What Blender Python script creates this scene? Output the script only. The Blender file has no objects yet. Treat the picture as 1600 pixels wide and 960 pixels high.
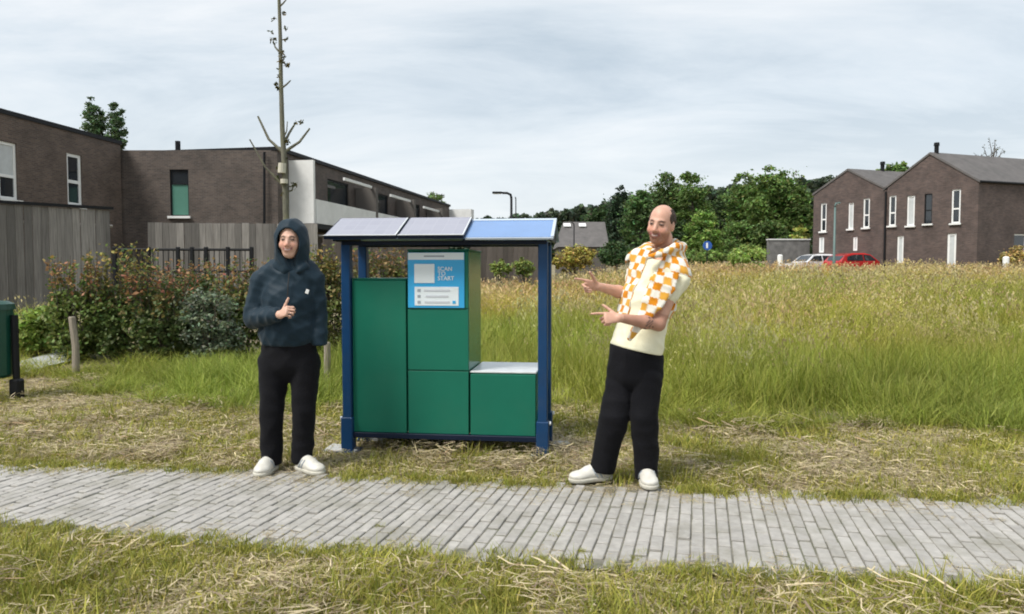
import bpy, math, random
import numpy as np
from mathutils import Vector, Matrix, Euler
R = math.radians
rng = np.random.default_rng(7)
random.seed(7)
sc = bpy.context.scene
COL = sc.collection

# ------------------------------------------------------------------ camera, sky, sun, exposure
FPX, HORIZON, CAM_H = 1155.0, 425.0, 1.40          # focal length in px of a 1600 px wide frame
PITCH = math.atan((480 - HORIZON) / FPX)
cam_d = bpy.data.cameras.new('camera'); cam = bpy.data.objects.new('camera', cam_d); COL.objects.link(cam)
cam_d.sensor_width = 36; cam_d.lens = 36 * FPX / 1600; cam_d.clip_start = 0.05; cam_d.clip_end = 3000
cam.location = (0, 0, CAM_H); cam.rotation_euler = (R(90) - PITCH, 0, 0)
sc.camera = cam

SUN_EL, SUN_AZ = 54, 232       # azimuth measured clockwise from +Y
world = bpy.data.worlds.new('World'); sc.world = world; world.use_nodes = True
nt = world.node_tree; nt.nodes.clear(); N = nt.nodes; L = nt.links
w_out = N.new('ShaderNodeOutputWorld'); w_bg = N.new('ShaderNodeBackground'); w_bg.inputs[1].default_value = 0.1
sky = N.new('ShaderNodeTexSky'); sky.sky_type = 'NISHITA'; sky.sun_disc = False
sky.sun_elevation = R(SUN_EL); sky.sun_rotation = R(SUN_AZ); sky.altitude = 50
geo = N.new('ShaderNodeTexCoord')
sep = N.new('ShaderNodeSeparateXYZ'); L.new(geo.outputs['Generated'], sep.inputs[0])
zc = N.new('ShaderNodeMath'); zc.operation = 'MAXIMUM'; zc.inputs[1].default_value = 0.0; L.new(sep.outputs[2], zc.inputs[0])
za = N.new('ShaderNodeMath'); za.operation = 'ADD'; za.inputs[1].default_value = 0.22; L.new(zc.outputs[0], za.inputs[0])
dx = N.new('ShaderNodeMath'); dx.operation = 'DIVIDE'; L.new(sep.outputs[0], dx.inputs[0]); L.new(za.outputs[0], dx.inputs[1])
dy = N.new('ShaderNodeMath'); dy.operation = 'DIVIDE'; L.new(sep.outputs[1], dy.inputs[0]); L.new(za.outputs[0], dy.inputs[1])
cmb = N.new('ShaderNodeCombineXYZ'); L.new(dx.outputs[0], cmb.inputs[0]); L.new(dy.outputs[0], cmb.inputs[1])
mp = N.new('ShaderNodeMapping'); mp.inputs['Location'].default_value = (3.1, 1.7, 0); mp.inputs['Rotation'].default_value = (0, 0, R(-8)); mp.inputs['Scale'].default_value = (0.55, 1.25, 1)
L.new(cmb.outputs[0], mp.inputs[0])
n1 = N.new('ShaderNodeTexNoise'); n1.inputs['Scale'].default_value = 1.5; n1.inputs['Detail'].default_value = 7; n1.inputs['Roughness'].default_value = 0.62; n1.inputs['Distortion'].default_value = 0.5
L.new(mp.outputs[0], n1.inputs['Vector'])
n2 = N.new('ShaderNodeTexNoise'); n2.inputs['Scale'].default_value = 0.55; n2.inputs['Detail'].default_value = 3
L.new(mp.outputs[0], n2.inputs['Vector'])
addn = N.new('ShaderNodeMath'); addn.operation = 'ADD'; L.new(n1.outputs[0], addn.inputs[0]); L.new(n2.outputs[0], addn.inputs[1])
cr = N.new('ShaderNodeValToRGB'); cr.color_ramp.elements[0].position = 0.41; cr.color_ramp.elements[0].color = (2.85, 3.25, 3.56, 1)
cr.color_ramp.elements[1].position = 0.60; cr.color_ramp.elements[1].color = (4.6, 4.72, 4.77, 1)
e = cr.color_ramp.elements.new(0.5); e.color = (3.75, 4.06, 4.27, 1)
hf = N.new('ShaderNodeMath'); hf.operation = 'MULTIPLY'; hf.inputs[1].default_value = 0.5; L.new(addn.outputs[0], hf.inputs[0]); L.new(hf.outputs[0], cr.inputs[0])
mixs = N.new('ShaderNodeMix'); mixs.data_type = 'RGBA'; mixs.inputs[0].default_value = 0.88
L.new(sky.outputs[0], mixs.inputs[6]); L.new(cr.outputs[0], mixs.inputs[7])
hz = N.new('ShaderNodeMapRange'); hz.inputs[1].default_value = 0.0; hz.inputs[2].default_value = 0.22; hz.inputs[3].default_value = 0.8; hz.inputs[4].default_value = 0.0; hz.clamp = True
L.new(zc.outputs[0], hz.inputs[0])
mixh = N.new('ShaderNodeMix'); mixh.data_type = 'RGBA'; mixh.inputs[7].default_value = (4.4, 4.56, 4.64, 1)
L.new(hz.outputs[0], mixh.inputs[0]); L.new(mixs.outputs[2], mixh.inputs[6])
L.new(mixh.outputs[2], w_bg.inputs[0]); L.new(w_bg.outputs[0], w_out.inputs[0])

sun_d = bpy.data.lights.new('sun', 'SUN'); sun = bpy.data.objects.new('sun', sun_d); COL.objects.link(sun)
sun_d.energy = 2.0; sun_d.angle = R(20); sun_d.color = (1, 0.96, 0.9)
_a, _e = R(SUN_AZ), R(SUN_EL)
sdir = Vector((math.sin(_a) * math.cos(_e), math.cos(_a) * math.cos(_e), math.sin(_e)))
sun.rotation_euler = sdir.to_track_quat('Z', 'Y').to_euler(); sun.location = (-6, -10, 20)
vs = sc.view_settings; vs.view_transform = 'Standard'; vs.look = 'None'; vs.exposure = 1.06; vs.gamma = 1; vs.use_curve_mapping = False
sc.cycles.use_denoising = True
sc.cycles.debug_use_spatial_splits = True; sc.cycles.max_bounces = 4; sc.cycles.diffuse_bounces = 3; sc.cycles.use_adaptive_sampling = True; sc.cycles.adaptive_threshold = 0.04; sc.cycles.transparent_max_bounces = 8
sc.cycles.pixel_filter_type = 'BLACKMAN_HARRIS'; sc.cycles.filter_width = 1.9

# ------------------------------------------------------------------ helpers
_cp, _sp = math.cos(PITCH), math.sin(PITCH)
def at(px, py, D):
    """world point at distance D (along +Y) seen at a pixel of the 1600x960 photograph"""
    cx, cy = (px - 800) / FPX, (480 - py) / FPX
    d = (cx, _cp + cy * _sp, -_sp + cy * _cp)
    t = D / d[1]
    return np.array((d[0] * t, D, CAM_H + d[2] * t))
def gp(px, py, z=0.0):
    cx, cy = (px - 800) / FPX, (480 - py) / FPX
    d = (cx, _cp + cy * _sp, -_sp + cy * _cp)
    t = (z - CAM_H) / d[2]
    return np.array((d[0] * t, d[1] * t, z))
def sst(a, b, x):
    t = np.clip((np.asarray(x, float) - a) / (b - a), 0, 1); return t * t * (3 - 2 * t)
def hgt(x, y):
    """height of the ground"""
    x = np.asarray(x, float); y = np.asarray(y, float)
    right = 1.15 * sst(-1, 9, x) + 0.30 * (1 - sst(-1, 9, x))
    z = right * np.clip((y - 7.5) / 36, 0, 1) ** 0.85
    left = 0.55 * sst(8.5, 15, y) * sst(-3.5, -7, x)
    z = np.maximum(z, left)
    z = z + 3.0 * sst(60, 200, y)
    return z + 0.02 * np.sin(x * 1.3 + 0.5) * np.sin(y * 1.1) * sst(5.5, 7, y)
def h1(x, y): return float(hgt(x, y))

def unit(v): v = np.array(v, float); return v / np.linalg.norm(v)
def lin(*c):
    return tuple(((v / 255) / 12.92 if v / 255 <= 0.04045 else ((v / 255 + 0.055) / 1.055) ** 2.4) for v in c)

class MB:
    def __init__(s): s.v = []; s.f = []; s.uv = None
    def add(s, vs, fs):
        o = len(s.v); s.v += [tuple(map(float, p)) for p in vs]; s.f += [tuple(i + o for i in f) for f in fs]; return s
    def box(s, c, size, M=None, bev=0.0):
        hx, hy, hz = size[0] / 2, size[1] / 2, size[2] / 2
        if bev <= 0:
            vs = [(x, y, z) for x in (-hx, hx) for y in (-hy, hy) for z in (-hz, hz)]
            fs = [(0, 1, 3, 2), (4, 6, 7, 5), (0, 4, 5, 1), (2, 3, 7, 6), (0, 2, 6, 4), (1, 5, 7, 3)]
        else:
            vs = []; fs = []
            idx = {}
            for sx in (-1, 1):
                for sy in (-1, 1):
                    for sz in (-1, 1):
                        for k in range(3):
                            p = [sx * hx, sy * hy, sz * hz]
                            q = [p[0] - sx * bev, p[1] - sy * bev, p[2] - sz * bev]; q[k] = p[k]
                            idx[(sx, sy, sz, k)] = len(vs); vs.append(tuple(q))
            for k in range(3):
                a, b = [(1, 2), (2, 0), (0, 1)][k]
                for sg in (-1, 1):
                    lp = []
                    for sa, sb in ((-1, -1), (1, -1), (1, 1), (-1, 1)):
                        t = [0, 0, 0]; t[k] = sg; t[a] = sa; t[b] = sb; lp.append(idx[(*t, k)])
                    fs.append(tuple(lp if sg > 0 else lp[::-1]))
                for sa in (-1, 1):      # edges along k
                    for sb in (-1, 1):
                        t0 = [0, 0, 0]; t0[k] = -1; t0[a] = sa; t0[b] = sb; t1 = list(t0); t1[k] = 1
                        q = [idx[(*t0, a)], idx[(*t1, a)], idx[(*t1, b)], idx[(*t0, b)]]
                        fs.append(tuple(q if sa * sb < 0 else q[::-1]))
            for sx in (-1, 1):
                for sy in (-1, 1):
                    for sz in (-1, 1):
                        q = [idx[(sx, sy, sz, k)] for k in range(3)]
                        fs.append(tuple(q if sx * sy * sz > 0 else q[::-1]))
        M = M or Matrix.Identity(3)
        c = Vector(c)
        return s.add([tuple((M @ Vector(p)) + c) for p in vs], fs)
    def tube(s, pts, rad, n=8, cap=True):
        pts = [Vector(p) for p in pts]
        if not hasattr(rad, '__len__'): rad = [rad] * len(pts)
        vs = []; fs = []
        t0 = (pts[1] - pts[0]).normalized(); up = Vector((0, 0, 1)) if abs(t0.z) < 0.9 else Vector((1, 0, 0))
        a = t0.cross(up).normalized()
        for i, p in enumerate(pts):
            t = (pts[min(i + 1, len(pts) - 1)] - pts[max(i - 1, 0)]).normalized()
            a = (a - t * a.dot(t)).normalized(); b = t.cross(a)
            for k in range(n):
                w = 2 * math.pi * k / n
                vs.append(tuple(p + (a * math.cos(w) + b * math.sin(w)) * rad[i]))
        for i in range(len(pts) - 1):
            for k in range(n):
                fs.append((i * n + k, i * n + (k + 1) % n, (i + 1) * n + (k + 1) % n, (i + 1) * n + k))
        if cap: fs.append(tuple(range(n))[::-1]); fs.append(tuple((len(pts) - 1) * n + k for k in range(n)))
        return s.add(vs, fs)
    def prism(s, poly, ax, ay, az, o, d):
        """poly in (ax, ay) plane at o, extruded d along az"""
        ax, ay, az, o = Vector(ax), Vector(ay), Vector(az), Vector(o)
        n = len(poly)
        vs = [tuple(o + ax * x + ay * y) for x, y in poly] + [tuple(o + ax * x + ay * y + az * d) for x, y in poly]
        fs = [tuple(range(n))[::-1], tuple(range(n, 2 * n))] + [(i, (i + 1) % n, n + (i + 1) % n, n + i) for i in range(n)]
        return s.add(vs, fs)
    def mesh(s, name='mesh'):
        me = bpy.data.meshes.new(name); me.from_pydata(s.v, [], s.f); me.update()
        return me
def link(name, data, mat=None, parent=None, smooth=False):
    if isinstance(data, MB): data = data.mesh(name)
    o = bpy.data.objects.new(name, data); COL.objects.link(o)
    if mat is not None and data is not None:
        data.materials.clear(); data.materials.append(mat)
    if smooth and data is not None: data.polygons.foreach_set('use_smooth', [True] * len(data.polygons))
    if parent is not None: o.parent = parent
    return o
def tag(o, label=None, cat=None, group=None, kind=None):
    if label: o['label'] = label
    if cat: o['category'] = cat
    if group: o['group'] = group
    if kind: o['kind'] = kind
    return o
def empty(name, loc=(0, 0, 0), rz=0.0):
    o = bpy.data.objects.new(name, None); COL.objects.link(o); o.location = loc; o.rotation_euler = (0, 0, rz); o.empty_display_size = 0.1
    return o
def np_mesh(name, verts, faces_q=None, faces_t=None, cols=None, uv=None):
    """fast mesh from numpy arrays; cols per vertex RGBA"""
    me = bpy.data.meshes.new(name)
    nv = len(verts); me.vertices.add(nv); me.vertices.foreach_set('co', np.asarray(verts, np.float32).ravel())
    lq = 0 if faces_q is None else len(faces_q); lt = 0 if faces_t is None else len(faces_t)
    loops = []; starts = []
    if lq: loops.append(np.asarray(faces_q, np.int32).ravel()); starts.append(np.arange(lq) * 4)
    if lt: loops.append(np.asarray(faces_t, np.int32).ravel()); starts.append(lq * 4 + np.arange(lt) * 3)
    loops = np.concatenate(loops); starts = np.concatenate(starts)
    me.loops.add(len(loops)); me.loops.foreach_set('vertex_index', loops)
    me.polygons.add(lq + lt); me.polygons.foreach_set('loop_start', starts.astype(np.int32))
    if cols is not None:
        a = me.color_attributes.new('Col', 'FLOAT_COLOR', 'POINT'); a.data.foreach_set('color', np.asarray(cols, np.float32).ravel())
    me.update(calc_edges=True); me.validate()
    return me

# ------------------------------------------------------------------ materials
def new_mat(name):
    m = bpy.data.materials.new(name); m.use_nodes = True
    return m, m.node_tree.nodes, m.node_tree.links, m.node_tree.nodes['Principled BSDF']
def mat(name, col, rough=0.6, var=0.15, scale=8.0, metal=0.0, bump=0.0, bscale=None, spec=0.5, coat=0.0, dirt=None, dirt_amt=0.0, dirt_scale=3.0, stretch=(1, 1, 1), rnd=0.0, world=False):
    m, n, l, b = new_mat(name)
    tc = n.new('ShaderNodeTexCoord'); mpg = n.new('ShaderNodeMapping'); mpg.inputs['Scale'].default_value = stretch; gm = n.new('ShaderNodeNewGeometry') if world else None; l.new(gm.outputs['Position'] if world else tc.outputs['Object'], mpg.inputs[0])
    nz = n.new('ShaderNodeTexNoise'); nz.inputs['Scale'].default_value = scale; nz.inputs['Detail'].default_value = 6; nz.inputs['Roughness'].default_value = 0.6
    l.new(mpg.outputs[0], nz.inputs['Vector'])
    mr = n.new('ShaderNodeMapRange'); mr.inputs[1].default_value = 0.25; mr.inputs[2].default_value = 0.75; mr.inputs[3].default_value = 1 - var; mr.inputs[4].default_value = 1 + var
    l.new(nz.outputs[0], mr.inputs[0])
    mul = n.new('ShaderNodeMix'); mul.data_type = 'RGBA'; mul.blend_type = 'MULTIPLY'; mul.inputs[0].default_value = 1; mul.inputs[6].default_value = (*col[:3], 1)
    cb = n.new('ShaderNodeCombineColor')
    fac = mr.outputs[0]
    if rnd > 0:
        oi = n.new('ShaderNodeObjectInfo'); rr = n.new('ShaderNodeMapRange'); rr.inputs[3].default_value = 1 - rnd; rr.inputs[4].default_value = 1 + rnd
        l.new(oi.outputs['Random'], rr.inputs[0]); mm = n.new('ShaderNodeMath'); mm.operation = 'MULTIPLY'; l.new(fac, mm.inputs[0]); l.new(rr.outputs[0], mm.inputs[1]); fac = mm.outputs[0]
    for i in range(3): l.new(fac, cb.inputs[i])
    l.new(cb.outputs[0], mul.inputs[7]); out = mul.outputs[2]
    if dirt is not None:
        nd = n.new('ShaderNodeTexNoise'); nd.inputs['Scale'].default_value = dirt_scale; nd.inputs['Detail'].default_value = 8; nd.inputs['Roughness'].default_value = 0.65
        l.new(mpg.outputs[0], nd.inputs['Vector'])
        md = n.new('ShaderNodeMapRange'); md.inputs[1].default_value = 0.48; md.inputs[2].default_value = 0.72; md.inputs[4].default_value = dirt_amt; l.new(nd.outputs[0], md.inputs[0])
        mx = n.new('ShaderNodeMix'); mx.data_type = 'RGBA'; mx.inputs[7].default_value = (*dirt[:3], 1); l.new(md.outputs[0], mx.inputs[0]); l.new(out, mx.inputs[6]); out = mx.outputs[2]
    l.new(out, b.inputs['Base Color'])
    b.inputs['Roughness'].default_value = rough; b.inputs['Metallic'].default_value = metal; b.inputs['Specular IOR Level'].default_value = spec
    if coat: b.inputs['Coat Weight'].default_value = coat; b.inputs['Coat Roughness'].default_value = 0.08
    if bump:
        nb = n.new('ShaderNodeTexNoise'); nb.inputs['Scale'].default_value = bscale or scale * 6; nb.inputs['Detail'].default_value = 5; l.new(mpg.outputs[0], nb.inputs['Vector'])
        bp = n.new('ShaderNodeBump'); bp.inputs['Strength'].default_value = bump; bp.inputs['Distance'].default_value = 0.01; l.new(nb.outputs[0], bp.inputs['Height']); l.new(bp.outputs[0], b.inputs['Normal'])
    return m
def leaf_mat(name, trans=0.3, rough=0.55, inst=None):
    """colour from the vertex colour attribute; thin leaf with some light passing through.
    inst = (dry colour,) blends towards it by the instancer attribute 'tint'"""
    m, n, l, b = new_mat(name)
    va = n.new('ShaderNodeVertexColor'); va.layer_name = 'Col'
    out = va.outputs[0]
    if inst is not None:
        at_ = n.new('ShaderNodeAttribute'); at_.attribute_type = 'INSTANCER'; at_.attribute_name = 'tint'
        mul = n.new('ShaderNodeMix'); mul.data_type = 'RGBA'; mul.blend_type = 'MULTIPLY'; mul.inputs[0].default_value = 1.0
        l.new(out, mul.inputs[6]); l.new(at_.outputs['Color'], mul.inputs[7]); out = mul.outputs[2]
    oi = n.new('ShaderNodeObjectInfo'); rr = n.new('ShaderNodeMapRange'); rr.inputs[3].default_value = 0.8; rr.inputs[4].default_value = 1.2; l.new(oi.outputs['Random'], rr.inputs[0])
    vm = n.new('ShaderNodeVectorMath'); vm.operation = 'SCALE'; l.new(out, vm.inputs[0])
    if inst is not None: l.new(rr.outputs[0], vm.inputs['Scale'])
    else: vm.inputs['Scale'].default_value = 1.0
    out = vm.outputs[0]
    l.new(out, b.inputs['Base Color']); b.inputs['Roughness'].default_value = rough; b.inputs['Specular IOR Level'].default_value = 0.25
    tr = n.new('ShaderNodeBsdfTranslucent'); l.new(out, tr.inputs[0])
    ms = n.new('ShaderNodeMixShader'); ms.inputs[0].default_value = trans
    l.new(b.outputs[0], ms.inputs[1]); l.new(tr.outputs[0], ms.inputs[2]); l.new(ms.outputs[0], n['Material Output'].inputs[0])
    return m
def brick_mat(name, c1, c2, mortar, bw=0.21, bh=0.065, mort=0.012):
    m, n, l, b = new_mat(name)
    tc = n.new('ShaderNodeTexCoord'); bt = n.new('ShaderNodeTexBrick')
    l.new(tc.outputs['UV'], bt.inputs['Vector'])
    bt.inputs['Color1'].default_value = (*c1, 1); bt.inputs['Color2'].default_value = (*c2, 1); bt.inputs['Mortar'].default_value = (*mortar, 1)
    bt.inputs['Scale'].default_value = 1; bt.inputs['Brick Width'].default_value = bw; bt.inputs['Row Height'].default_value = bh; bt.inputs['Mortar Size'].default_value = mort * 0.5
    bt.inputs['Bias'].default_value = 0.0
    nz = n.new('ShaderNodeTexNoise'); nz.inputs['Scale'].default_value = 0.9; nz.inputs['Detail'].default_value = 9; nz.inputs['Roughness'].default_value = 0.75; l.new(tc.outputs['UV'], nz.inputs['Vector'])
    mr = n.new('ShaderNodeMapRange'); mr.inputs[1].default_value = 0.3; mr.inputs[2].default_value = 0.7; mr.inputs[3].default_value = 0.62; mr.inputs[4].default_value = 1.38; l.new(nz.outputs[0], mr.inputs[0])
    vm = n.new('ShaderNodeVectorMath'); vm.operation = 'SCALE'; l.new(bt.outputs[0], vm.inputs[0]); l.new(mr.outputs[0], vm.inputs['Scale'])
    l.new(vm.outputs[0], b.inputs['Base Color']); b.inputs['Roughness'].default_value = 0.85
    bp = n.new('ShaderNodeBump'); bp.inputs['Strength'].default_value = 0.5; bp.inputs['Distance'].default_value = 0.01; bp.invert = True
    l.new(bt.outputs['Fac'], bp.inputs['Height']); l.new(bp.outputs[0], b.inputs['Normal'])
    return m
M = {}
M['white'] = mat('white_frame', (0.8, 0.8, 0.78), 0.4, 0.04, 3)
M['sill'] = mat('sill_stone', (0.72, 0.72, 0.7), 0.6, 0.08, 5)
M['render_w'] = mat('white_render', (0.70, 0.70, 0.68), 0.85, 0.07, 2, dirt=(0.4, 0.4, 0.38), dirt_amt=0.35, dirt_scale=0.8)
M['dark'] = mat('dark_metal', (0.010, 0.0105, 0.012), 0.5, 0.15, 10, spec=0.2)
M['glass'] = mat('window_glass', (0.02, 0.025, 0.03), 0.05, 0.1, 2, spec=0.9)
M['blind'] = mat('green_blind', (0.07, 0.2, 0.15), 0.5, 0.06, 4)
M['paleblind'] = mat('pale_blind', (0.5, 0.52, 0.52), 0.45, 0.12, 3)
M['brick_a'] = brick_mat('brick_brown', (0.080, 0.054, 0.042), (0.135, 0.092, 0.069), (0.125, 0.108, 0.094), mort=0.02)
M['brick_b'] = brick_mat('brick_dark', (0.062, 0.047, 0.040), (0.108, 0.079, 0.064), (0.105, 0.094, 0.084), mort=0.02)
M['brick_r'] = brick_mat('brick_right', (0.068, 0.046, 0.041), (0.118, 0.078, 0.066), (0.10, 0.088, 0.08), mort=0.02)
M['slate'] = mat('roof_slate', (0.115, 0.105, 0.10), 0.7, 0.22, 2.5, bump=0.2, dirt=(0.06, 0.06, 0.055), dirt_amt=0.5, dirt_scale=1.0)
M['plank'] = mat('weathered_plank', (0.19, 0.176, 0.16), 0.85, 0.4, 6, stretch=(8, 8, 0.35), bump=0.3, rnd=0.42, world=True)
M['plank_b'] = mat('brown_plank', (0.14, 0.115, 0.10), 0.85, 0.25, 6, stretch=(6, 6, 0.5), rnd=0.25)
M['stake'] = mat('pale_stake', (0.27, 0.23, 0.18), 0.85, 0.3, 10, stretch=(5, 5, 0.6), bump=0.4)
M['bark'] = mat('bark', (0.11, 0.09, 0.07), 0.9, 0.35, 20, stretch=(1, 1, 0.3), bump=0.6)
M['bark_young'] = mat('young_bark', (0.13, 0.125, 0.09), 0.8, 0.35, 25, stretch=(1, 1, 0.5), bump=0.4, dirt=(0.16, 0.16, 0.06), dirt_amt=0.6, dirt_scale=12)
M['bluepost'] = mat('blue_coated_steel', (0.005, 0.042, 0.120), 0.42, 0.10, 6, spec=0.3, dirt=(0.08, 0.08, 0.08), dirt_amt=0.12, dirt_scale=8)
M['bluedark'] = mat('dark_blue_steel', (0.004, 0.010, 0.028), 0.45, 0.10, 6, spec=0.25)
M['blueroof'] = mat('blue_roof_sheet', (0.14, 0.26, 0.50), 0.22, 0.06, 4, spec=0.7, coat=0.3)
M['rim'] = mat('pale_rim', (0.55, 0.62, 0.70), 0.35, 0.08, 6, metal=0.2)
M['green'] = mat('green_panel', (0.010, 0.135, 0.086), 0.42, 0.07, 2.5, spec=0.2, dirt=(0.03, 0.14, 0.09), dirt_amt=0.35, dirt_scale=2.2)
M['greenside'] = mat('green_panel_side', (0.011, 0.148, 0.092), 0.2, 0.08, 2.5, spec=0.5)
M['galv'] = mat('galvanised', (0.72, 0.74, 0.75), 0.32, 0.10, 12, metal=0.35)
M['solar'] = mat('solar_glass', (0.34, 0.34, 0.40), 0.14, 0.05, 5, spec=1.0, coat=0.6)
_m = M['solar']; _n, _l = _m.node_tree.nodes, _m.node_tree.links; _b = _n['Principled BSDF']; _t = _n.new('ShaderNodeTexCoord'); _bt = _n.new('ShaderNodeTexBrick'); _bt.offset = 0.0
_bt.inputs['Color1'].default_value = (0.27, 0.27, 0.33, 1); _bt.inputs['Color2'].default_value = (0.30, 0.30, 0.36, 1); _bt.inputs['Mortar'].default_value = (0.33, 0.33, 0.38, 1); _bt.inputs['Scale'].default_value = 1; _bt.inputs['Brick Width'].default_value = 0.086; _bt.inputs['Row Height'].default_value = 0.098; _bt.inputs['Mortar Size'].default_value = 0.0022  # pale cell colours stand in for sky reflected on dark panels
_l.new(_t.outputs['Object'], _bt.inputs['Vector']); _l.new(_bt.outputs[0], _b.inputs['Base Color'])
M['rubber'] = mat('black_rubber', (0.015, 0.015, 0.015), 0.7, 0.1, 10)
M['concrete'] = mat('concrete_pad', (0.5, 0.5, 0.48), 0.85, 0.2, 30, bump=0.3)
M['signblue'] = mat('sign_blue', (0.03, 0.36, 0.68), 0.35, 0.03, 4)
M['signwhite'] = mat('sign_white', (0.72, 0.78, 0.80), 0.35, 0.03, 4)
M['signgrey'] = mat('sign_ink', (0.32, 0.36, 0.40), 0.4, 0.05, 8)
M['signpale'] = mat('sign_pale_ink', (0.55, 0.58, 0.62), 0.4, 0.05, 8)
M['ring'] = mat('bin_green', (0.006, 0.055, 0.038), 0.35, 0.1, 5)

# ------------------------------------------------------------------ ground
def axis_pts(lo, hi, fine_lo, fine_hi, fine, growth=1.25):
    a = list(np.arange(fine_lo, fine_hi, fine)); s = fine; x = fine_lo
    while x > lo: s *= growth; x -= s; a.insert(0, x)
    s = fine; x = a[-1]
    while x < hi: s *= growth; x += s; a.append(x)
    return np.array(a)
xs = axis_pts(-500, 500, -12, 32, 0.5); ys = axis_pts(-40, 900, 1, 56, 0.5)
X, Y = np.meshgrid(xs, ys, indexing='ij'); Z = hgt(X, Y)
nx, ny = X.shape
ii = np.arange(nx * ny).reshape(nx, ny)
quads = np.stack([ii[:-1, :-1], ii[1:, :-1], ii[1:, 1:], ii[:-1, 1:]], -1).reshape(-1, 4)
m, n, l, b = new_mat('soil_and_thatch')
tc = n.new('ShaderNodeTexCoord')
na = n.new('ShaderNodeTexNoise'); na.inputs['Scale'].default_value = 2.2; na.inputs['Detail'].default_value = 8; na.inputs['Roughness'].default_value = 0.65; l.new(tc.outputs['Object'], na.inputs['Vector'])
nb = n.new('ShaderNodeTexNoise'); nb.inputs['Scale'].default_value = 45; nb.inputs['Detail'].default_value = 6; l.new(tc.outputs['Object'], nb.inputs['Vector'])
ad = n.new('ShaderNodeMath'); ad.operation = 'MULTIPLY_ADD'; ad.inputs[1].default_value = 0.45; l.new(nb.outputs[0], ad.inputs[0]); l.new(na.outputs[0], ad.inputs[2])
rp = n.new('ShaderNodeValToRGB'); l.new(ad.outputs[0], rp.inputs[0])
rp.color_ramp.elements[0].position = 0.55; rp.color_ramp.elements[0].color = (0.10, 0.115, 0.045, 1)
rp.color_ramp.elements[1].position = 0.92; rp.color_ramp.elements[1].color = (0.33, 0.26, 0.17, 1)
e = rp.color_ramp.elements.new(0.72); e.color = (0.21, 0.175, 0.10, 1)
l.new(rp.outputs[0], b.inputs['Base Color']); b.inputs['Roughness'].default_value = 0.95
bp = n.new('ShaderNodeBump'); bp.inputs['Strength'].default_value = 0.7; bp.inputs['Distance'].default_value = 0.03; l.new(nb.outputs[0], bp.inputs['Height']); l.new(bp.outputs[0], b.inputs['Normal'])
M['soil'] = m
ground = link('ground', np_mesh('ground', np.stack([X, Y, Z], -1).reshape(-1, 3), quads), M['soil'], smooth=True)
tag(ground, kind='structure')

# path: two edges in world coordinates
UP = np.array([gp(*p)[:2] for p in [(0, 727), (250, 732), (480, 742), (700, 752), (900, 763), (1200, 773), (1600, 783)]])
LO = np.array([gp(*p)[:2] for p in [(0, 824), (250, 846), (480, 864), (700, 877), (900, 889), (1200, 903), (1600, 917)]])
def extend(E, k=4.5):
    a = E[0] + (E[0] - E[1]) / np.linalg.norm(E[0] - E[1]) * k; c = E[-1] + (E[-1] - E[-2]) / np.linalg.norm(E[-1] - E[-2]) * k
    return np.vstack([a, E, c])
UPx, LOx = extend(UP), extend(LO)
def path_y(x):
    return np.interp(x, LOx[:, 0], LOx[:, 1]), np.interp(x, UPx[:, 0], UPx[:, 1])
xs2 = np.linspace(-6.5, 7.0, 60); lo_, up_ = path_y(xs2)
pv = np.concatenate([np.stack([xs2, lo_ - 0.02, np.full(60, 0.0105)], -1), np.stack([xs2, up_ + 0.02, np.full(60, 0.0105)], -1)])
pq = np.stack([np.arange(59), np.arange(59) + 1, np.arange(59) + 61, np.arange(59) + 60], -1)
M['sand'] = mat('joint_sand', (0.17, 0.16, 0.13), 0.95, 0.4, 30, dirt=(0.07, 0.09, 0.03), dirt_amt=0.8, dirt_scale=2)
path = link('path', np_mesh('path', pv, pq), M['sand']); tag(path, kind='structure')
M['paver'] = mat('grey_paver', (0.370, 0.352, 0.325), 0.88, 0.20, 18, bump=0.4, bscale=160, rnd=0.10, dirt=(0.20, 0.19, 0.145), dirt_amt=0.75, dirt_scale=2.6, world=True)
BA = R(14.3); av = np.array((math.sin(BA), math.cos(BA))); bv = np.array((math.cos(BA), -math.sin(BA)))
BWD, BLN = 0.067, 0.205
paver_meshes = []
for k in range(6):
    mb = MB(); mb.box((0, 0, 0), (BWD - 0.0065 - 0.001 * (k % 3), BLN - 0.016, 0.06), bev=0.004)
    me = mb.mesh('paver'); me.materials.append(M['paver']); paver_meshes.append(me)
cells = []
for i in range(-125, 135):
    for j in range(0, 60):
        c = bv * (i * BWD) + av * ((j + 0.5 * (i % 2) + 0.12 * math.sin(i * 7.1)) * BLN)
        if c[0] < -5.5 or c[0] > 6: continue
        lo2, up2 = path_y(c[0])
        if lo2 + 0.03 < c[1] < up2 - 0.03:
            cells.append((c[0], c[1]))
cells = np.array(cells)
inview = np.abs(cells[:, 0]) < 0.72 * cells[:, 1]
size = np.where(inview, 1.0 / cells[:, 1] ** 2, 0)
order = np.argsort(-size)
rest = MB()
for q, ci in enumerate(order):
    x, y = cells[ci]; z = -0.012 + random.gauss(0, 0.0022)
    rot = Euler((random.gauss(0, 0.008), random.gauss(0, 0.010), -BA + random.gauss(0, 0.008)))
    if q < 300:
        o = bpy.data.objects.new('brick', paver_meshes[q % 6]); COL.objects.link(o)
        o.location = (x, y, z); o.rotation_euler = rot; o.parent = path
    else:
        rest.box((x, y, z), (BWD - 0.0075, BLN - 0.016, 0.06), M=rot.to_matrix(), bev=0.004)
o = link('brick_field', rest, None, path); o.data.materials.append(None)
# the joined bricks: same stone, variation per brick through a noise that follows position
M['paver2'] = mat('grey_paver_far', (0.370, 0.352, 0.325), 0.88, 0.24, 16, bump=0.4, bscale=160, dirt=(0.20, 0.19, 0.145), dirt_amt=0.75, dirt_scale=2.6, world=True)
o.data.materials[0] = M['paver2']; o['kind'] = 'stuff'

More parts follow.
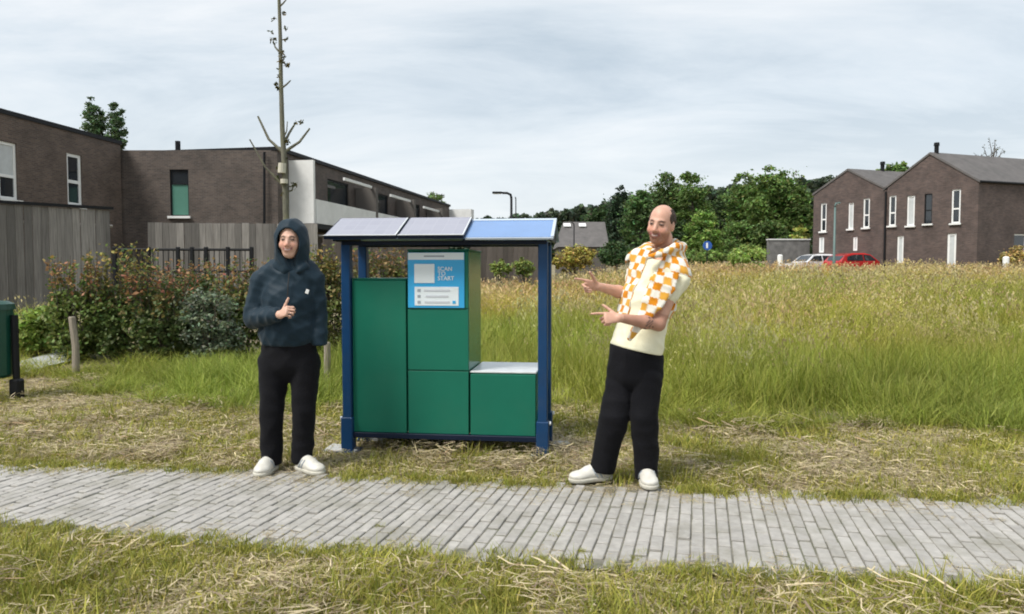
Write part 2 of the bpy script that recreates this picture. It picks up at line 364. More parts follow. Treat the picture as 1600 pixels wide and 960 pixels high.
# gravel path at the far left
def ribbon(name, pts, w, z, mt):
    mb = MB(); pts = [np.array(p, float) for p in pts]
    vs = []; fs = []
    for i, p in enumerate(pts):
        t = pts[min(i + 1, len(pts) - 1)] - pts[max(i - 1, 0)]; t = t / np.linalg.norm(t); nn = np.array((-t[1], t[0]))
        for s in (-1, -0.33, 0.33, 1):
            q = p + nn * w * s / 2; vs.append((q[0], q[1], h1(q[0], q[1]) + z))
    for i in range(len(pts) - 1):
        for k in range(3): fs.append((i * 4 + k, i * 4 + k + 1, (i + 1) * 4 + k + 1, (i + 1) * 4 + k))
    mb.add(vs, fs); return link(name, mb, mt)
M['gravel'] = mat('pale_gravel', (0.42, 0.43, 0.44), 0.95, 0.35, 60, bump=0.6, bscale=150)
pp = [gp(*q)[:2] for q in ((118, 563, 0.09), (90, 569, 0.08), (45, 577, 0.07), (0, 586, 0.06), (-60, 597, 0.04), (-160, 612, 0.03))]; GRAVEL = np.array(pp)[::-1]
tag(ribbon('gravel_path', pp, 0.62, 0.035, M['gravel']), kind='structure')
# road at the far side of the meadow
M['asphalt'] = mat('road_asphalt', (0.16, 0.16, 0.16), 0.9, 0.2, 5)
pp = [np.array((x, 47.0 + 0.03 * x)) for x in np.linspace(-8, 18, 20)]
tag(ribbon('far_road', pp, 4.0, 0.03, M['asphalt']), kind='structure')
#@@PART2
# ------------------------------------------------------------------ houses
def wall_mesh(P, u, length, z0, z1, holes=(), gable=None, reveal=0.12, n=None):
    """wall in metres along u from P; holes (a,b,c,d) = u range, z range; UV in metres; n = inward normal"""
    P = Vector((P[0], P[1], 0)); u = Vector((u[0], u[1], 0)); nin = Vector((n[0], n[1], 0))
    us = sorted({0.0, float(length), *[h[0] for h in holes], *[h[1] for h in holes]})
    zs = sorted({float(z0), float(z1), *[h[2] for h in holes], *[h[3] for h in holes]})
    vs = []; fs = []; uvs = []
    def face(pts, uv):
        o = len(vs); vs.extend([tuple(p) for p in pts]); fs.append(tuple(range(o, o + len(pts)))); uvs.extend(uv)
    W = lambda a, z, d=0.0: P + u * a + Vector((0, 0, z)) + nin * d
    for i in range(len(us) - 1):
        for k in range(len(zs) - 1):
            ca, cz = (us[i] + us[i + 1]) / 2, (zs[k] + zs[k + 1]) / 2
            if any(h[0] < ca < h[1] and h[2] < cz < h[3] for h in holes): continue
            q = [(us[i], zs[k]), (us[i + 1], zs[k]), (us[i + 1], zs[k + 1]), (us[i], zs[k + 1])]
            face([W(*p) for p in q], q)
    for a, b_, c, d in holes:
        for (p, q) in (((a, c), (a, d)), ((a, d), (b_, d)), ((b_, d), (b_, c)), ((b_, c), (a, c))):
            face([W(*p), W(*q), W(*q, reveal), W(*p, reveal)], [p, q, (q[0] + reveal, q[1] + reveal), (p[0] + reveal, p[1] + reveal)])
    if gable is not None:
        q = [(0, z1), (length, z1), (length / 2 + gable[1], gable[0])]
        face([W(*p) for p in q], q)
    me = bpy.data.meshes.new('wall'); me.from_pydata(vs, [], fs); ul = me.uv_layers.new(name='UVMap')
    for i, lp in enumerate(me.loops): ul.data[i].uv = uvs[lp.vertex_index]
    me.update(); return me
def window(parent, P, u, n, hole, reveal=0.12, frame=0.06, panes=(1, 1), sill=True, glass='glass', fmat='white', split=None, sillmat='sill'):
    """window in a hole; split = list of (fraction of height from bottom, pane material)"""
    a, b_, c, d = hole
    P = Vector((P[0], P[1], 0)); u = Vector((u[0], u[1], 0)).normalized(); nin = Vector((n[0], n[1], 0)).normalized()
    Mx = Matrix((u, -nin, Vector((0, 0, 1)))).transposed()
    W = lambda aa, z, dd: P + u * aa + Vector((0, 0, z)) + nin * dd
    f = MB(); w, h = b_ - a, d - c; dep = reveal - 0.03
    f.box(W(a + frame / 2, (c + d) / 2, dep), (frame, 0.07, h), Mx); f.box(W(b_ - frame / 2, (c + d) / 2, dep), (frame, 0.07, h), Mx)
    f.box(W((a + b_) / 2, c + frame / 2, dep), (w - 2 * frame, 0.07, frame), Mx); f.box(W((a + b_) / 2, d - frame / 2, dep), (w - 2 * frame, 0.07, frame), Mx)
    split = split or [(1.0, glass)]
    win = link('window', None if False else f, M[fmat], parent)
    z = c + frame; prev = 0.0
    for fr, mt in split:
        zt = c + frame + (h - 2 * frame) * fr
        if fr < 1.0:
            t = MB(); t.box(W((a + b_) / 2, zt, dep), (w - 2 * frame, 0.072, frame), Mx); link('transom', t, M[fmat], win)
        p = MB(); p.box(W((a + b_) / 2, (z + zt) / 2, dep + 0.012), (w - 2 * frame, 0.02, zt - z), Mx); link('pane', p, M[mt], win); z = zt
    if sill:
        s_ = MB(); s_.box(W((a + b_) / 2, c - 0.05, -0.02), (w + 0.16, 0.22, 0.1), Mx); link('sill', s_, M[sillmat], win)
    return win

ZG = 0.5
# --- left house A: long brick side, roofline runs away from us
A0 = np.array((-18.1, 19.5)); A1 = at(188, 228, 31.6)[:2]; uA = unit(A1 - A0); nA = np.array((-uA[1], uA[0])); LA = np.linalg.norm(A1 - A0)
zA = 6.80
houseA = empty('terrace_house', (0, 0, 0)); tag(houseA, 'brown brick flat-roofed house at the left edge, behind the tall plank fence', 'house')
def along(P0, u, px):     # distance along a wall (through P0 in direction u) at a pixel column
    k = (px - 800) / FPX; return (k * P0[1] - P0[0]) / (u[0] - k * u[1])
def zat(P0, u, px, py):
    s = along(P0, u, px); D = P0[1] + u[1] * s; return at(px, py, D)[2]
holesA = []
for (xa, xb, yt, yb) in ((4, 33, 222, 312), (110, 133, 241, 322)):
    a, b_ = along(A0, uA, xa), along(A0, uA, xb); xm = (xa + xb) / 2
    holesA.append((a, b_, zat(A0, uA, xm, yb), zat(A0, uA, xm, yt)))
link('wall', wall_mesh(A0, uA, LA, ZG - 1, zA, holesA, n=nA), M['brick_a'], houseA)
W3 = lambda p, z: (p[0], p[1], z)
back = A0 + nA * 8; back1 = A1 + nA * 8
link('wall', wall_mesh(A0 + nA * 8, -nA, 8, ZG - 1, zA, n=uA), M['brick_a'], houseA)
link('wall', wall_mesh(A1, nA, 8, ZG - 1, zA, n=-uA), M['brick_a'], houseA)
mA = Matrix((Vector((*uA, 0)), Vector((*nA, 0)), Vector((0, 0, 1)))).transposed()
mb = MB(); c = (A0 + A1) / 2 + nA * 4; mb.box((c[0], c[1], zA + 0.06), (LA + 0.1, 8.1, 0.16), mA); link('roof_coping', mb, M['dark'], houseA)
window(houseA, A0, uA, nA, holesA[0], frame=0.10, split=[(0.40, 'glass'), (1.0, 'paleblind')])
window(houseA, A0, uA, nA, holesA[1], frame=0.12, split=[(0.46, 'glass'), (1.0, 'glass')])
# --- house B: front facing us, long east side running away with white terraces
B0 = at(186, 233, 31.75)[:2]; B1 = at(433, 233, 31.75)[:2]; uB = unit(B1 - B0); nB = np.array((-uB[1], uB[0])); LB = np.linalg.norm(B1 - B0)
zB = at(300, 235, 31.75)[2]
B2 = at(702, 321, 59)[:2]; uE = unit(B2 - B1); nE = np.array((-uE[1], uE[0])); LE = np.linalg.norm(B2 - B1)
houseB = empty('terrace_house', (0, 0, 0)); tag(houseB, 'dark brick flat-roofed row house with green-blind window and white terraces', 'house')
hB = (along(B0, uB, 269), along(B0, uB, 298), zat(B0, uB, 283, 338), zat(B0, uB, 283, 265))
link('wall', wall_mesh(B0, uB, LB, ZG - 1, zB, [hB], n=nB), M['brick_b'], houseB)
window(houseB, B0, uB, nB, hB, frame=0.05, split=[(0.70, 'blind'), (1.0, 'glass')], fmat='dark', sillmat='white')
mBx = Matrix((Vector((*uE, 0)), Vector((*nE, 0)), Vector((0, 0, 1)))).transposed()
def bE(s, d, z): p = B1 + uE * s + nE * d; return (p[0], p[1], z)      # s along east side, d inwards
holesE = [(2.4, 3.2, 4.4, 6.1), (5.0, 7.6, 4.2, 6.0), (10.8, 13.6, 4.2, 6.0), (17.0, 20.0, 4.2, 6.0), (23, 26, 4.2, 6.0)]
link('wall', wall_mesh(B1, uE, LE, ZG - 1, zB, holesE, n=nE), M['brick_b'], houseB)
for h in holesE: window(houseB, B1, uE, nE, h, frame=0.08, sill=False, fmat='white' if h is holesE[0] else 'dark')
cR = B1 + uE * LE / 2 + nE * 4.2
mb = MB(); mb.box((cR[0], cR[1], zB + 0.07), (LE + 0.1, 8.6, 0.16), mBx); link('roof_coping', mb, M['dark'], houseB)
mb = MB(); mb.tube([at(413, 238, 31.6), at(413, 380, 31.6)], 0.055, 8); link('downpipe', mb, M['dark'], houseB)
mb = MB(); p = at(278, 233, 34); mb.tube([p - np.array((0, 0, 0.2)), p + np.array((0, 0, 0.35))], 0.12, 8); link('flue', mb, M['dark'], houseB)
mb = MB(); mb.box(bE(1.05, -0.6, 4.9), (0.18, 1.15, 2.75), mBx); link('terrace_screen', mb, M['render_w'], houseB)
mb = MB(); mb.box(bE(13.5, -1.13, 4.07), (24.6, 0.12, 1.05), mBx); link('terrace_parapet', mb, M['render_w'], houseB)
mb = MB(); mb.box(bE(13.5, -0.58, 3.42), (25.0, 1.22, 0.22), mBx); link('terrace_slab_shade', mb, M['dark'], houseB)  # slab coloured dark to stand in for the shadow line under the parapet
for s in (8.6, 15.2, 21.6):
    mb = MB(); mb.box(bE(s, -0.62, 4.55), (0.35, 1.16, 2.7), mBx); link('terrace_pier', mb, M['brick_b'], houseB)
    mb = MB(); mb.box(bE(s - 2.0, -0.95, 6.1 - 0.02 * s), (3.6, 0.10, 0.14), mBx); link('terrace_beam', mb, M['sill'], houseB)
mb = MB(); mb.box(bE(LE + 0.4, -0.6, 4.9), (0.9, 2.4, 2.9), mBx); link('end_wall', mb, M['render_w'], houseB)
link('wall', wall_mesh(B2, nE, 8.5, ZG - 1, zB, n=-uE), M['brick_b'], houseB)

# --- right pair of gabled houses
uG = np.array((-math.sin(R(38)), math.cos(R(38)))); vG = unit((0.94, 0.34))
P0 = np.array((27.6, 44.0)); ZR = 1.0
def gabled(name, P, wid, depth, eave, ridge, holes, label, wins, doors, flue_s):
    h = empty(name, (0, 0, 0)); tag(h, label, 'house', 'gabled brick houses across the meadow')
    nin = np.array((uG[1], -uG[0]))
    if np.dot(nin, vG) < 0: nin = -nin
    link('wall', wall_mesh(P, uG, wid, ZR - 1, eave, [x[0] for x in holes], gable=(ridge, 0.0), n=nin), M['brick_r'], h)
    nS = uG if True else None
    link('wall', wall_mesh(P, vG, depth, ZR - 1, eave, wins, n=uG), M['brick_r'], h)
    Q = P + uG * wid
    link('wall', wall_mesh(Q, vG, depth, ZR - 1, eave, n=-uG), M['brick_r'], h)
    E_ = P + vG * depth
    link('wall', wall_mesh(E_, uG, wid, ZR - 1, eave, gable=(ridge, 0.0), n=-nin), M['brick_r'], h)
    for hole, kw in holes: window(h, P, uG, nin, hole, **kw)
    for hole in wins: window(h, P, vG, uG, hole, frame=0.08)
    # roof: two slabs with thickness and small overhang
    Mid = P + uG * wid / 2; rf = MB(); th = 0.14
    ov = 0.06
    for s0, s1 in ((P - uG * 0.08, Mid), (Q + uG * 0.08, Mid)):
        a = s0 - vG * ov; b_ = s1 - vG * ov; c = s1 + vG * (depth + ov); d = s0 + vG * (depth + ov)
        lo_z = eave - 0.02
        top = [(a, lo_z + th), (b_, ridge + th), (c, ridge + th), (d, lo_z + th)]
        vs = [(p[0], p[1], z) for p, z in top] + [(p[0], p[1], z - th + 0.004) for p, z in top]
        rf.add(vs, [(0, 1, 2, 3), (7, 6, 5, 4), (0, 4, 5, 1), (1, 5, 6, 2), (2, 6, 7, 3), (3, 7, 4, 0)])
    ro = link('roof', rf, M['slate'], h)
    g = MB(); a = P - uG * 0.14; p0 = (a[0] - vG[0] * ov, a[1] - vG[1] * ov, eave + 0.03); p1 = (a[0] + vG[0] * depth, a[1] + vG[1] * depth, eave + 0.03)
    g.tube([p0, p1], 0.07, 8); link('gutter', g, M['dark'], ro)
    f = MB(); q = Mid + vG * flue_s; f.tube([(q[0], q[1], ridge), (q[0], q[1], ridge + 0.55), (q[0], q[1], ridge + 0.56), (q[0], q[1], ridge + 0.75)], [0.13, 0.13, 0.17, 0.15], 10); link('flue', f, M['dark'], ro)
    return h
def hG(P, xa, xb, yt, yb):
    a, b_ = sorted((along(P, uG, xa), along(P, uG, xb))); xm = (xa + xb) / 2
    return (a, b_, zat(P, uG, xm, yb), zat(P, uG, xm, yt))
W2 = 5.5; P1 = P0 + uG * (W2 + 0.02); W1 = 4.9
eave2 = at(1525, 285, 44.0)[2]; ridge2 = zat(P0, uG, 1453, 241)
win_kw = dict(frame=0.09, split=[(0.42, 'glass'), (1.0, 'glass')])
holes2 = [(hG(P0, 1386, 1397, 306, 353), win_kw), (hG(P0, 1414, 1426, 306, 353), dict(frame=0.09, glass='paleblind')), (hG(P0, 1441, 1453, 303, 350), dict(frame=0.05, split=[(0.45, 'glass'), (1.0, 'glass')], fmat='dark')),
          (hG(P0, 1483, 1497, 296, 349), win_kw),
          (hG(P0, 1400, 1410, 369, 412), dict(frame=0.10, glass='paleblind', sill=False)), (hG(P0, 1478, 1492, 365, 424), dict(frame=0.12, glass='paleblind', sill=False))]
_s1, _s2 = along(P0, vG, 1582), along(P0, vG, 1602)
gabled('gabled_house', P0, W2, 11, eave2, ridge2, holes2, 'nearer dark brick gabled house at the right edge with long slate roof', [(_s1, _s2, zat(P0, vG, 1590, 394), zat(P0, vG, 1590, 366))], [], 0.5)
ridge1 = zat(P1, uG, 1312, 268); eave1 = zat(P1, uG, 1368, 297)
holes1 = [(hG(P1, 1280, 1289, 318, 362), win_kw), (hG(P1, 1323, 1331, 317, 358), dict(frame=0.08, glass='paleblind')), (hG(P1, 1346, 1356, 310, 356), win_kw),
          (hG(P1, 1278, 1286, 371, 395), dict(frame=0.1, glass='paleblind', sill=False)), (hG(P1, 1331, 1338, 370, 392), dict(frame=0.1, glass='paleblind', sill=False))]
gabled('gabled_house', P1, W1, 9, eave1, ridge1, holes1, 'farther dark brick gabled house behind the white and red cars', [], [], 3.0)
for dd_ in (-0.10, 0.12):
    pass
# downpipe between the two gables belongs to the nearer house
mb = MB(); q = P0 + uG * (W2 - 0.12) - np.array((uG[1], -uG[0])) * 0.08; mb.tube([(q[0], q[1], ZR - 0.5), (q[0], q[1], eave2 - 0.1)], 0.06, 8)
link('downpipe', mb, M['dark'], bpy.data.objects['gabled_house'])

# --- slate-roofed house in the middle distance
mh = empty('slate_house', (0, 0, 0)); tag(mh, 'distant house with grey slate roof and two skylights', 'house')
a, b_ = at(872, 386, 62), at(952, 386, 62); c, d = at(880, 347, 66), at(945, 347, 66)
mb = MB(); mb.add([a, b_, d, c, a + (0, 8, 0), b_ + (0, 8, 0)], [(0, 1, 2, 3), (4, 3, 2, 5), (0, 3, 4), (1, 5, 2)]); ro = link('roof', mb, M['slate'], mh)
mb = MB(); q = (a + b_) / 2; mb.box((q[0], q[1] + 4, q[2] - 1.5), (np.linalg.norm(b_ - a) - 0.4, 7.4, 3.0)); link('wall', mb, M['brick_b'], mh)
for px in (886, 910):
    p = at(px, 353, 65.2); mb = MB(); nrm = Vector(np.cross(b_ - a, d - b_)).normalized(); ax = Vector(b_ - a).normalized(); ay = nrm.cross(ax)
    mb.box(tuple(Vector(p) + nrm * 0.06), (0.62, 0.55, 0.08), Matrix((ax, ay, nrm)).transposed()); link('skylight', mb, M['white'], ro)

# ------------------------------------------------------------------ fences
def plank_fence(name, label, p0, p1, top0, top1, z_down, pw, mt, gap=0.006, cap=True, x_label=None, thick=0.022):
    p0, p1 = np.array(p0), np.array(p1); u = unit(p1 - p0); Ln = np.linalg.norm(p1 - p0); n_ = int(Ln / pw)
    base = empty(name, (p0[0], p0[1], 0), math.atan2(u[1], u[0])); tag(base, label, 'fence')
    hs = z_down
    me = []
    for k in range(3):
        mb = MB(); mb.box((0, 0, hs / 2), (pw - gap, thick, hs), bev=0.003); m_ = mb.mesh('plank'); m_.materials.append(mt); me.append(m_)
    for i in range(n_):
        t = (i + 0.5) / n_; o = bpy.data.objects.new('plank', me[i % 3]); COL.objects.link(o); o.parent = base
        o.location = ((i + 0.5) * pw, random.choice((0, 0.008, -0.006)), top0 + (top1 - top0) * t - hs + random.uniform(-0.015, 0.006)); o.rotation_euler = (0, random.gauss(0, 0.003), 0)
    for z in (0.35, hs - 0.35):
        mb = MB(); mb.tube([(0, 0.045, top0 - hs + z), (Ln, 0.045, top1 - hs + z)], 0.035, 4); link('rail', mb, mt, base)
    if cap:
        mb = MB(); mb.add([(0, -0.07, top0 + 0.01), (Ln, -0.07, top1 + 0.01), (Ln, 0.07, top1 + 0.01), (0, 0.07, top0 + 0.01), (0, -0.07, top0 + 0.07), (Ln, -0.07, top1 + 0.07), (Ln, 0.07, top1 + 0.07), (0, 0.07, top0 + 0.07)],
                          [(3, 2, 1, 0), (4, 5, 6, 7), (0, 1, 5, 4), (1, 2, 6, 5), (2, 3, 7, 6), (3, 0, 4, 7)]); link('cap', mb, M['dark'], base)
    return base
e0, e1 = at(-170, 309, 13.9), at(176, 329, 16.6)
plank_fence('plank_fence', 'tall weathered grey plank fence with dark cap at the left edge', e0[:2], e1[:2], e0[2], e1[2], 2.5, 0.15, M['plank'])
e0, e1 = at(230, 348, 20.5), at(505, 350, 21.5)
plank_fence('plank_fence', 'weathered grey plank fence below the green-blind window, behind the iron fence', e0[:2], e1[:2], e0[2], e1[2], 2.5, 0.19, M['plank'], cap=False)
e0, e1 = at(505, 366, 26), at(700, 380, 33)
plank_fence('plank_fence', 'brown plank fence below the white terraces, behind the locker', e0[:2], e1[:2], e0[2], e1[2], 2.6, 0.22, M['plank_b'], cap=False)
e0, e1 = at(735, 379, 36), at(842, 379, 38)
plank_fence('plank_fence', 'red-brown plank fence behind the street lamp', e0[:2], e1[:2], e0[2], e1[2], 2.2, 0.3, M['plank_b'], cap=False)
# iron fence
fi = empty('iron_fence', (0, 0, 0)); tag(fi, 'low black iron fence rising behind the hedge', 'fence')
for px in (179, 232, 278, 300, 322, 356, 393):
    t = (px - 179) / 214; D = 15.2 + 0.6 * t; p = at(px, 386, D); g = h1(p[0], p[1]); mb = MB(); mb.box((p[0], p[1], (p[2] + g) / 2), (0.075, 0.075, p[2] - g), bev=0.01)
    link('post', mb, M['dark'], fi)
for yy in (390, 424):
    mb = MB(); mb.tube([at(179, yy, 15.2), at(393, yy + 0.5, 15.8)], 0.03, 6); link('rail', mb, M['dark'], fi)
for k in range(26):
    px = 183 + k * 8.0; t = (px - 179) / 214; D = 15.2 + 0.6 * t; mb = MB(); mb.tube([at(px, 391, D), at(px, 440, D)], 0.009, 5); link('bar', mb, M['dark'], fi)
# low stone wall on the right and far garage wall
M['stone'] = mat('grey_stone', (0.17, 0.165, 0.16), 0.9, 0.35, 2.5, bump=0.4, dirt=(0.09, 0.09, 0.08), dirt_amt=0.5, dirt_scale=3)
a = at(1196, 376, 55); b_ = at(1268, 376, 54); mb = MB(); mb.box(((a[0] + b_[0]) / 2, 54.5, (a[2] + 0.3) / 2), (b_[0] - a[0], 0.4, a[2] - 0.3))
lw = link('garden_wall', mb, M['stone']); tag(lw, 'grey stone garden wall left of the white car', 'wall')
mb = MB(); mb.box(((a[0] + b_[0]) / 2, 54.5, a[2] + 0.045), (b_[0] - a[0] + 0.1, 0.5, 0.09)); link('coping', mb, M['sill'], lw)

# ------------------------------------------------------------------ street furniture
def lamp(name, px, py_top, D, label, arm=-0.85, col='dark', r=0.085):
    p = at(px, py_top, D); g = h1(p[0], p[1]); root = empty(name, (p[0], p[1], g)); tag(root, label, 'street lamp')
    H = p[2] - g
    mb = MB(); mb.tube([(0, 0, -0.2), (0, 0, 1.1), (0, 0, 1.15), (0, 0, H - 0.25)], [r * 1.35, r * 1.35, r, r * 0.75], 10); link('pole', mb, M[col], root, True)
    mb = MB(); mb.tube([(0, 0, H - 0.25), (arm * 0.05, 0, H - 0.08), (arm * 0.25, 0, H), (arm * 0.55, 0, H + 0.01)], [r * 0.75, r * 0.75, r * 0.7, r * 0.7], 8); link('arm', mb, M[col], root, True)
    mb = MB(); mb.box((arm * 0.85, 0, H + 0.02), (abs(arm) * 0.6, 0.28, 0.10), bev=0.03); hd = link('lamp_head', mb, M[col], root)
    mb = MB(); mb.box((arm * 0.85, 0, H - 0.036), (abs(arm) * 0.45, 0.2, 0.02)); link('lens', mb, M['sill'], hd)
lamp('street_lamp', 799, 302, 38, 'dark street lamp with arm to the left, rising above the locker roof')
lamp('street_lamp', 806, 309, 52, 'thin distant pole just right of the larger street lamp', arm=-0.06, r=0.05)
M['greypole'] = mat('grey_green_pole', (0.10, 0.16, 0.15), 0.5, 0.1, 4)
lamp('street_lamp', 1305, 318, 46, 'grey-green street lamp in front of the farther gabled house', arm=0.25, col='greypole', r=0.075)
lamp('street_lamp', 897, 349, 58, 'short dark pole before the slate roof with skylights', arm=-0.2, r=0.06)
# round blue path sign
p = at(1105, 384, 48); g = h1(p[0], p[1]); sg = empty('path_sign', (p[0], p[1], g)); tag(sg, 'small round blue path sign in front of the dark trees', 'sign')
mb = MB(); mb.tube([(0, 0, -0.2), (0, 0, p[2] - g + 0.25)], 0.035, 8); link('post', mb, M['dark'], sg)
mb = MB(); mb.tube([(0, -0.05, p[2] - g), (0, -0.075, p[2] - g)], 0.3, 20); pl = link('disc', mb, mat('path_blue', (0.02, 0.09, 0.35), 0.4, 0.05), sg)
mb = MB(); mb.box((-0.03, -0.082, p[2] - g), (0.12, 0.012, 0.34), bev=0.004); link('emblem', mb, M['white'], pl)
def bollard(px, py, D, label):
    p = at(px, py, D); g = h1(p[0], p[1]); mb = MB(); mb.tube([(p[0], p[1], g - 0.1), (p[0], p[1], p[2] - 0.08), (p[0], p[1], p[2] - 0.02), (p[0], p[1], p[2])], [0.16, 0.16, 0.13, 0.06], 12)
    o = link('bollard', mb, M['white'], smooth=False); tag(o, label, 'bollard')
bollard(1219, 398, 45, 'white bollard at the meadow edge before the stone wall')
bollard(1572, 401, 41, 'white bollard by the bush at the right edge')

# cars
def car(px, py, D, rz, colm, label, L_=4.1):
    p = at(px, py, D); g = h1(p[0], p[1]); root = empty('parked_car', (p[0], p[1], g), rz); tag(root, label, 'car', 'cars parked by the gabled houses')
    prof = [(-2.0, 0.28), (-2.05, 0.55), (-1.98, 0.80), (-1.2, 0.93), (-0.62, 1.38), (-0.2, 1.47), (0.8, 1.46), (1.55, 1.30), (1.92, 0.92), (2.03, 0.75), (2.02, 0.30)]
    k = L_ / 4.1; n_ = len(prof); mb = MB(); vs = []
    for yy, sh in ((-0.86, 1), (-0.80, 2), (0.80, 2), (0.86, 1)):
        for x, z in prof:
            tuck = 0.0 if z < 0.95 else (z - 0.95) * 0.38
            y_ = math.copysign(abs(yy) - tuck, yy); vs.append((x * k, y_, z if sh == 2 else min(z, 1.40) if z > 0.95 else z - 0.0))
    fs = []
    for r_ in range(3):
        for i in range(n_ - 1): fs.append((r_ * n_ + i, r_ * n_ + i + 1, (r_ + 1) * n_ + i + 1, (r_ + 1) * n_ + i))
        fs.append((r_ * n_ + n_ - 1, r_ * n_, (r_ + 1) * n_, (r_ + 1) * n_ + n_ - 1))
    fs.append(tuple(range(n_))); fs.append(tuple(range(3 * n_, 4 * n_))[::-1]); mb.add(vs, fs); link('body', mb, colm, root)
    for sy in (-1, 1):
        for q in ([(-1.02, 0.97), (-0.58, 1.33), (-0.02, 1.36), (-0.02, 0.97)], [(0.06, 0.97), (0.06, 1.36), (0.78, 1.35), (1.35, 1.22), (1.45, 0.97)]):
            w_ = MB(); pts = [(x * k, sy * (0.86 - (z - 0.95) * 0.38 + 0.006), z) for x, z in q]; pts2 = [(x, y - sy * 0.02, z) for x, y, z in pts]; m_ = len(q)
            w_.add(pts + pts2, [tuple(range(m_)), tuple(range(m_, 2 * m_))[::-1]] + [(i, (i + 1) % m_, m_ + (i + 1) % m_, m_ + i) for i in range(m_)]); link('side_window', w_, M['glass'], root)
        for x in (-1.28, 1.25):
            w_ = MB(); w_.tube([(x * k, sy * 0.70, 0.32), (x * k, sy * 0.875, 0.32)], 0.32, 20); wh = link('wheel', w_, M['rubber'], root)
            w_ = MB(); w_.tube([(x * k, sy * 0.86, 0.32), (x * k, sy * 0.885, 0.32)], 0.20, 14); link('rim', w_, M['galv'], wh)
        w_ = MB(); w_.box((-1.97 * k, sy * 0.62, 0.70), (0.14, 0.34, 0.14), bev=0.03); link('headlight', w_, M['signwhite'], root)
        w_ = MB(); w_.box((1.97 * k, sy * 0.68, 0.82), (0.12, 0.22, 0.2), bev=0.03); link('tail_light', w_, M['redlamp'], root)
    for q in ([(-1.14, 0.965), (-0.66, 1.36)], [(1.58, 1.27), (1.88, 0.96)]):
        (xa, za), (xb, zb) = q; sgn = -1 if xa < 0 else 1
        w_ = MB(); o_ = 0.012
        vs = [(xa * k + sgn * o_, -0.70, za + o_), (xa * k + sgn * o_, 0.70, za + o_), (xb * k + sgn * o_, 0.60, zb + o_), (xb * k + sgn * o_, -0.60, zb + o_)]; vs += [(x - sgn * 0.03, y, z - 0.03) for x, y, z in vs]
        w_.add(vs, [(0, 1, 2, 3), (7, 6, 5, 4), (0, 4, 5, 1), (1, 5, 6, 2), (2, 6, 7, 3), (3, 7, 4, 0)]); link('windscreen' if sgn < 0 else 'rear_window', w_, M['glass'], root)
M['redlamp'] = mat('red_lamp', (0.4, 0.01, 0.01), 0.2, 0.05)
car(1273, 412, 51, R(14), mat('white_paint', (0.75, 0.75, 0.76), 0.2, 0.03, coat=0.6), 'white hatchback parked behind the meadow before the farther house')
car(1336, 412, 49, R(196), mat('red_paint', (0.45, 0.02, 0.02), 0.2, 0.05, coat=0.6), 'red hatchback parked right of the white car', L_=3.8)

# ------------------------------------------------------------------ litter bin at the left edge
p = gp(24, 627, 0.0); bn = empty('litter_bin', (p[0], p[1], h1(p[0], p[1]))); tag(bn, 'dark green litter bin on a black post, cut by the left edge', 'bin')
mb = MB(); mb.tube([(0.02, 0, -0.2), (0.02, 0, 0.93)], 0.036, 10); pst = link('post', mb, M['dark'], bn, smooth=False)
mb = MB(); mb.box((0.02, 0, 0.12), (0.115, 0.115, 0.24), bev=0.02); link('post_sleeve', mb, M['dark'], pst)
mb = MB(); mb.tube([(-0.23, -0.02, 0.26), (-0.23, -0.02, 0.29), (-0.23, -0.02, 0.99)], [0.18, 0.205, 0.215], 24); link('bin_body', mb, M['ring'], bn)
mb = MB(); mb.tube([(-0.23, -0.02, 0.99), (-0.23, -0.02, 1.05), (-0.23, -0.02, 1.08)], [0.232, 0.228, 0.17], 24); lid = link('lid', mb, M['ring'], bn)
mb = MB(); mb.box((-0.23, -0.232, 0.62), (0.16, 0.01, 0.2), bev=0.003); link('sticker', mb, M['signpale'], bn)
# wooden stakes
def stake(px, ybot, ytop, D, label, r=0.045, lean=(0.03, 0)):
    p = at(px, ybot, D); q = at(px, ytop, D); g = h1(p[0], p[1]); mb = MB()
    mb.tube([(q[0], D, g - 0.2), (q[0] + lean[0] * 0.3, D, (g + q[2]) / 2), (q[0] - lean[0], D + lean[1], q[2] - 0.015), (q[0] - lean[0], D + lean[1], q[2])], [r * 1.05, r, r * 0.95, r * 0.8], 9)
    o = link('wooden_stake', mb, M['stake']); tag(o, label, 'stake')
stake(116, 590, 495, 9.6, 'pale wooden stake standing at the left end of the hedge')
stake(511, 612, 535, 8.6, 'grey wooden stake between the hooded person and the locker', r=0.04, lean=(0.0, 0))
# ------------------------------------------------------------------ trees and shrubs
def rand_dirs(n):
    v = rng.normal(size=(n, 3)); return v / np.linalg.norm(v, axis=1, keepdims=True)
def leaf_mesh(name, C, size, col, up=0.4, aspect=0.55, fold=0.0):
    n_ = len(C); size = np.broadcast_to(size, (n_,))[:, None]
    nrm = rand_dirs(n_); nrm[:, 2] = np.abs(nrm[:, 2]) * 0.8 + up; nrm /= np.linalg.norm(nrm, axis=1, keepdims=True)
    t = np.cross(nrm, rand_dirs(n_)); t /= np.linalg.norm(t, axis=1, keepdims=True) + 1e-9; b_ = np.cross(nrm, t)
    v = np.stack([C - t * size * 0.5, C + b_ * size * aspect * 0.5 - t * size * 0.05, C + t * size * 0.5, C - b_ * size * aspect * 0.5 - t * size * 0.05], 1).reshape(-1, 3)
    q = np.arange(n_ * 4).reshape(-1, 4)
    cols = np.repeat(np.concatenate([col, np.ones((n_, 1))], 1), 4, axis=0)
    return np_mesh(name, v, q, cols=cols)
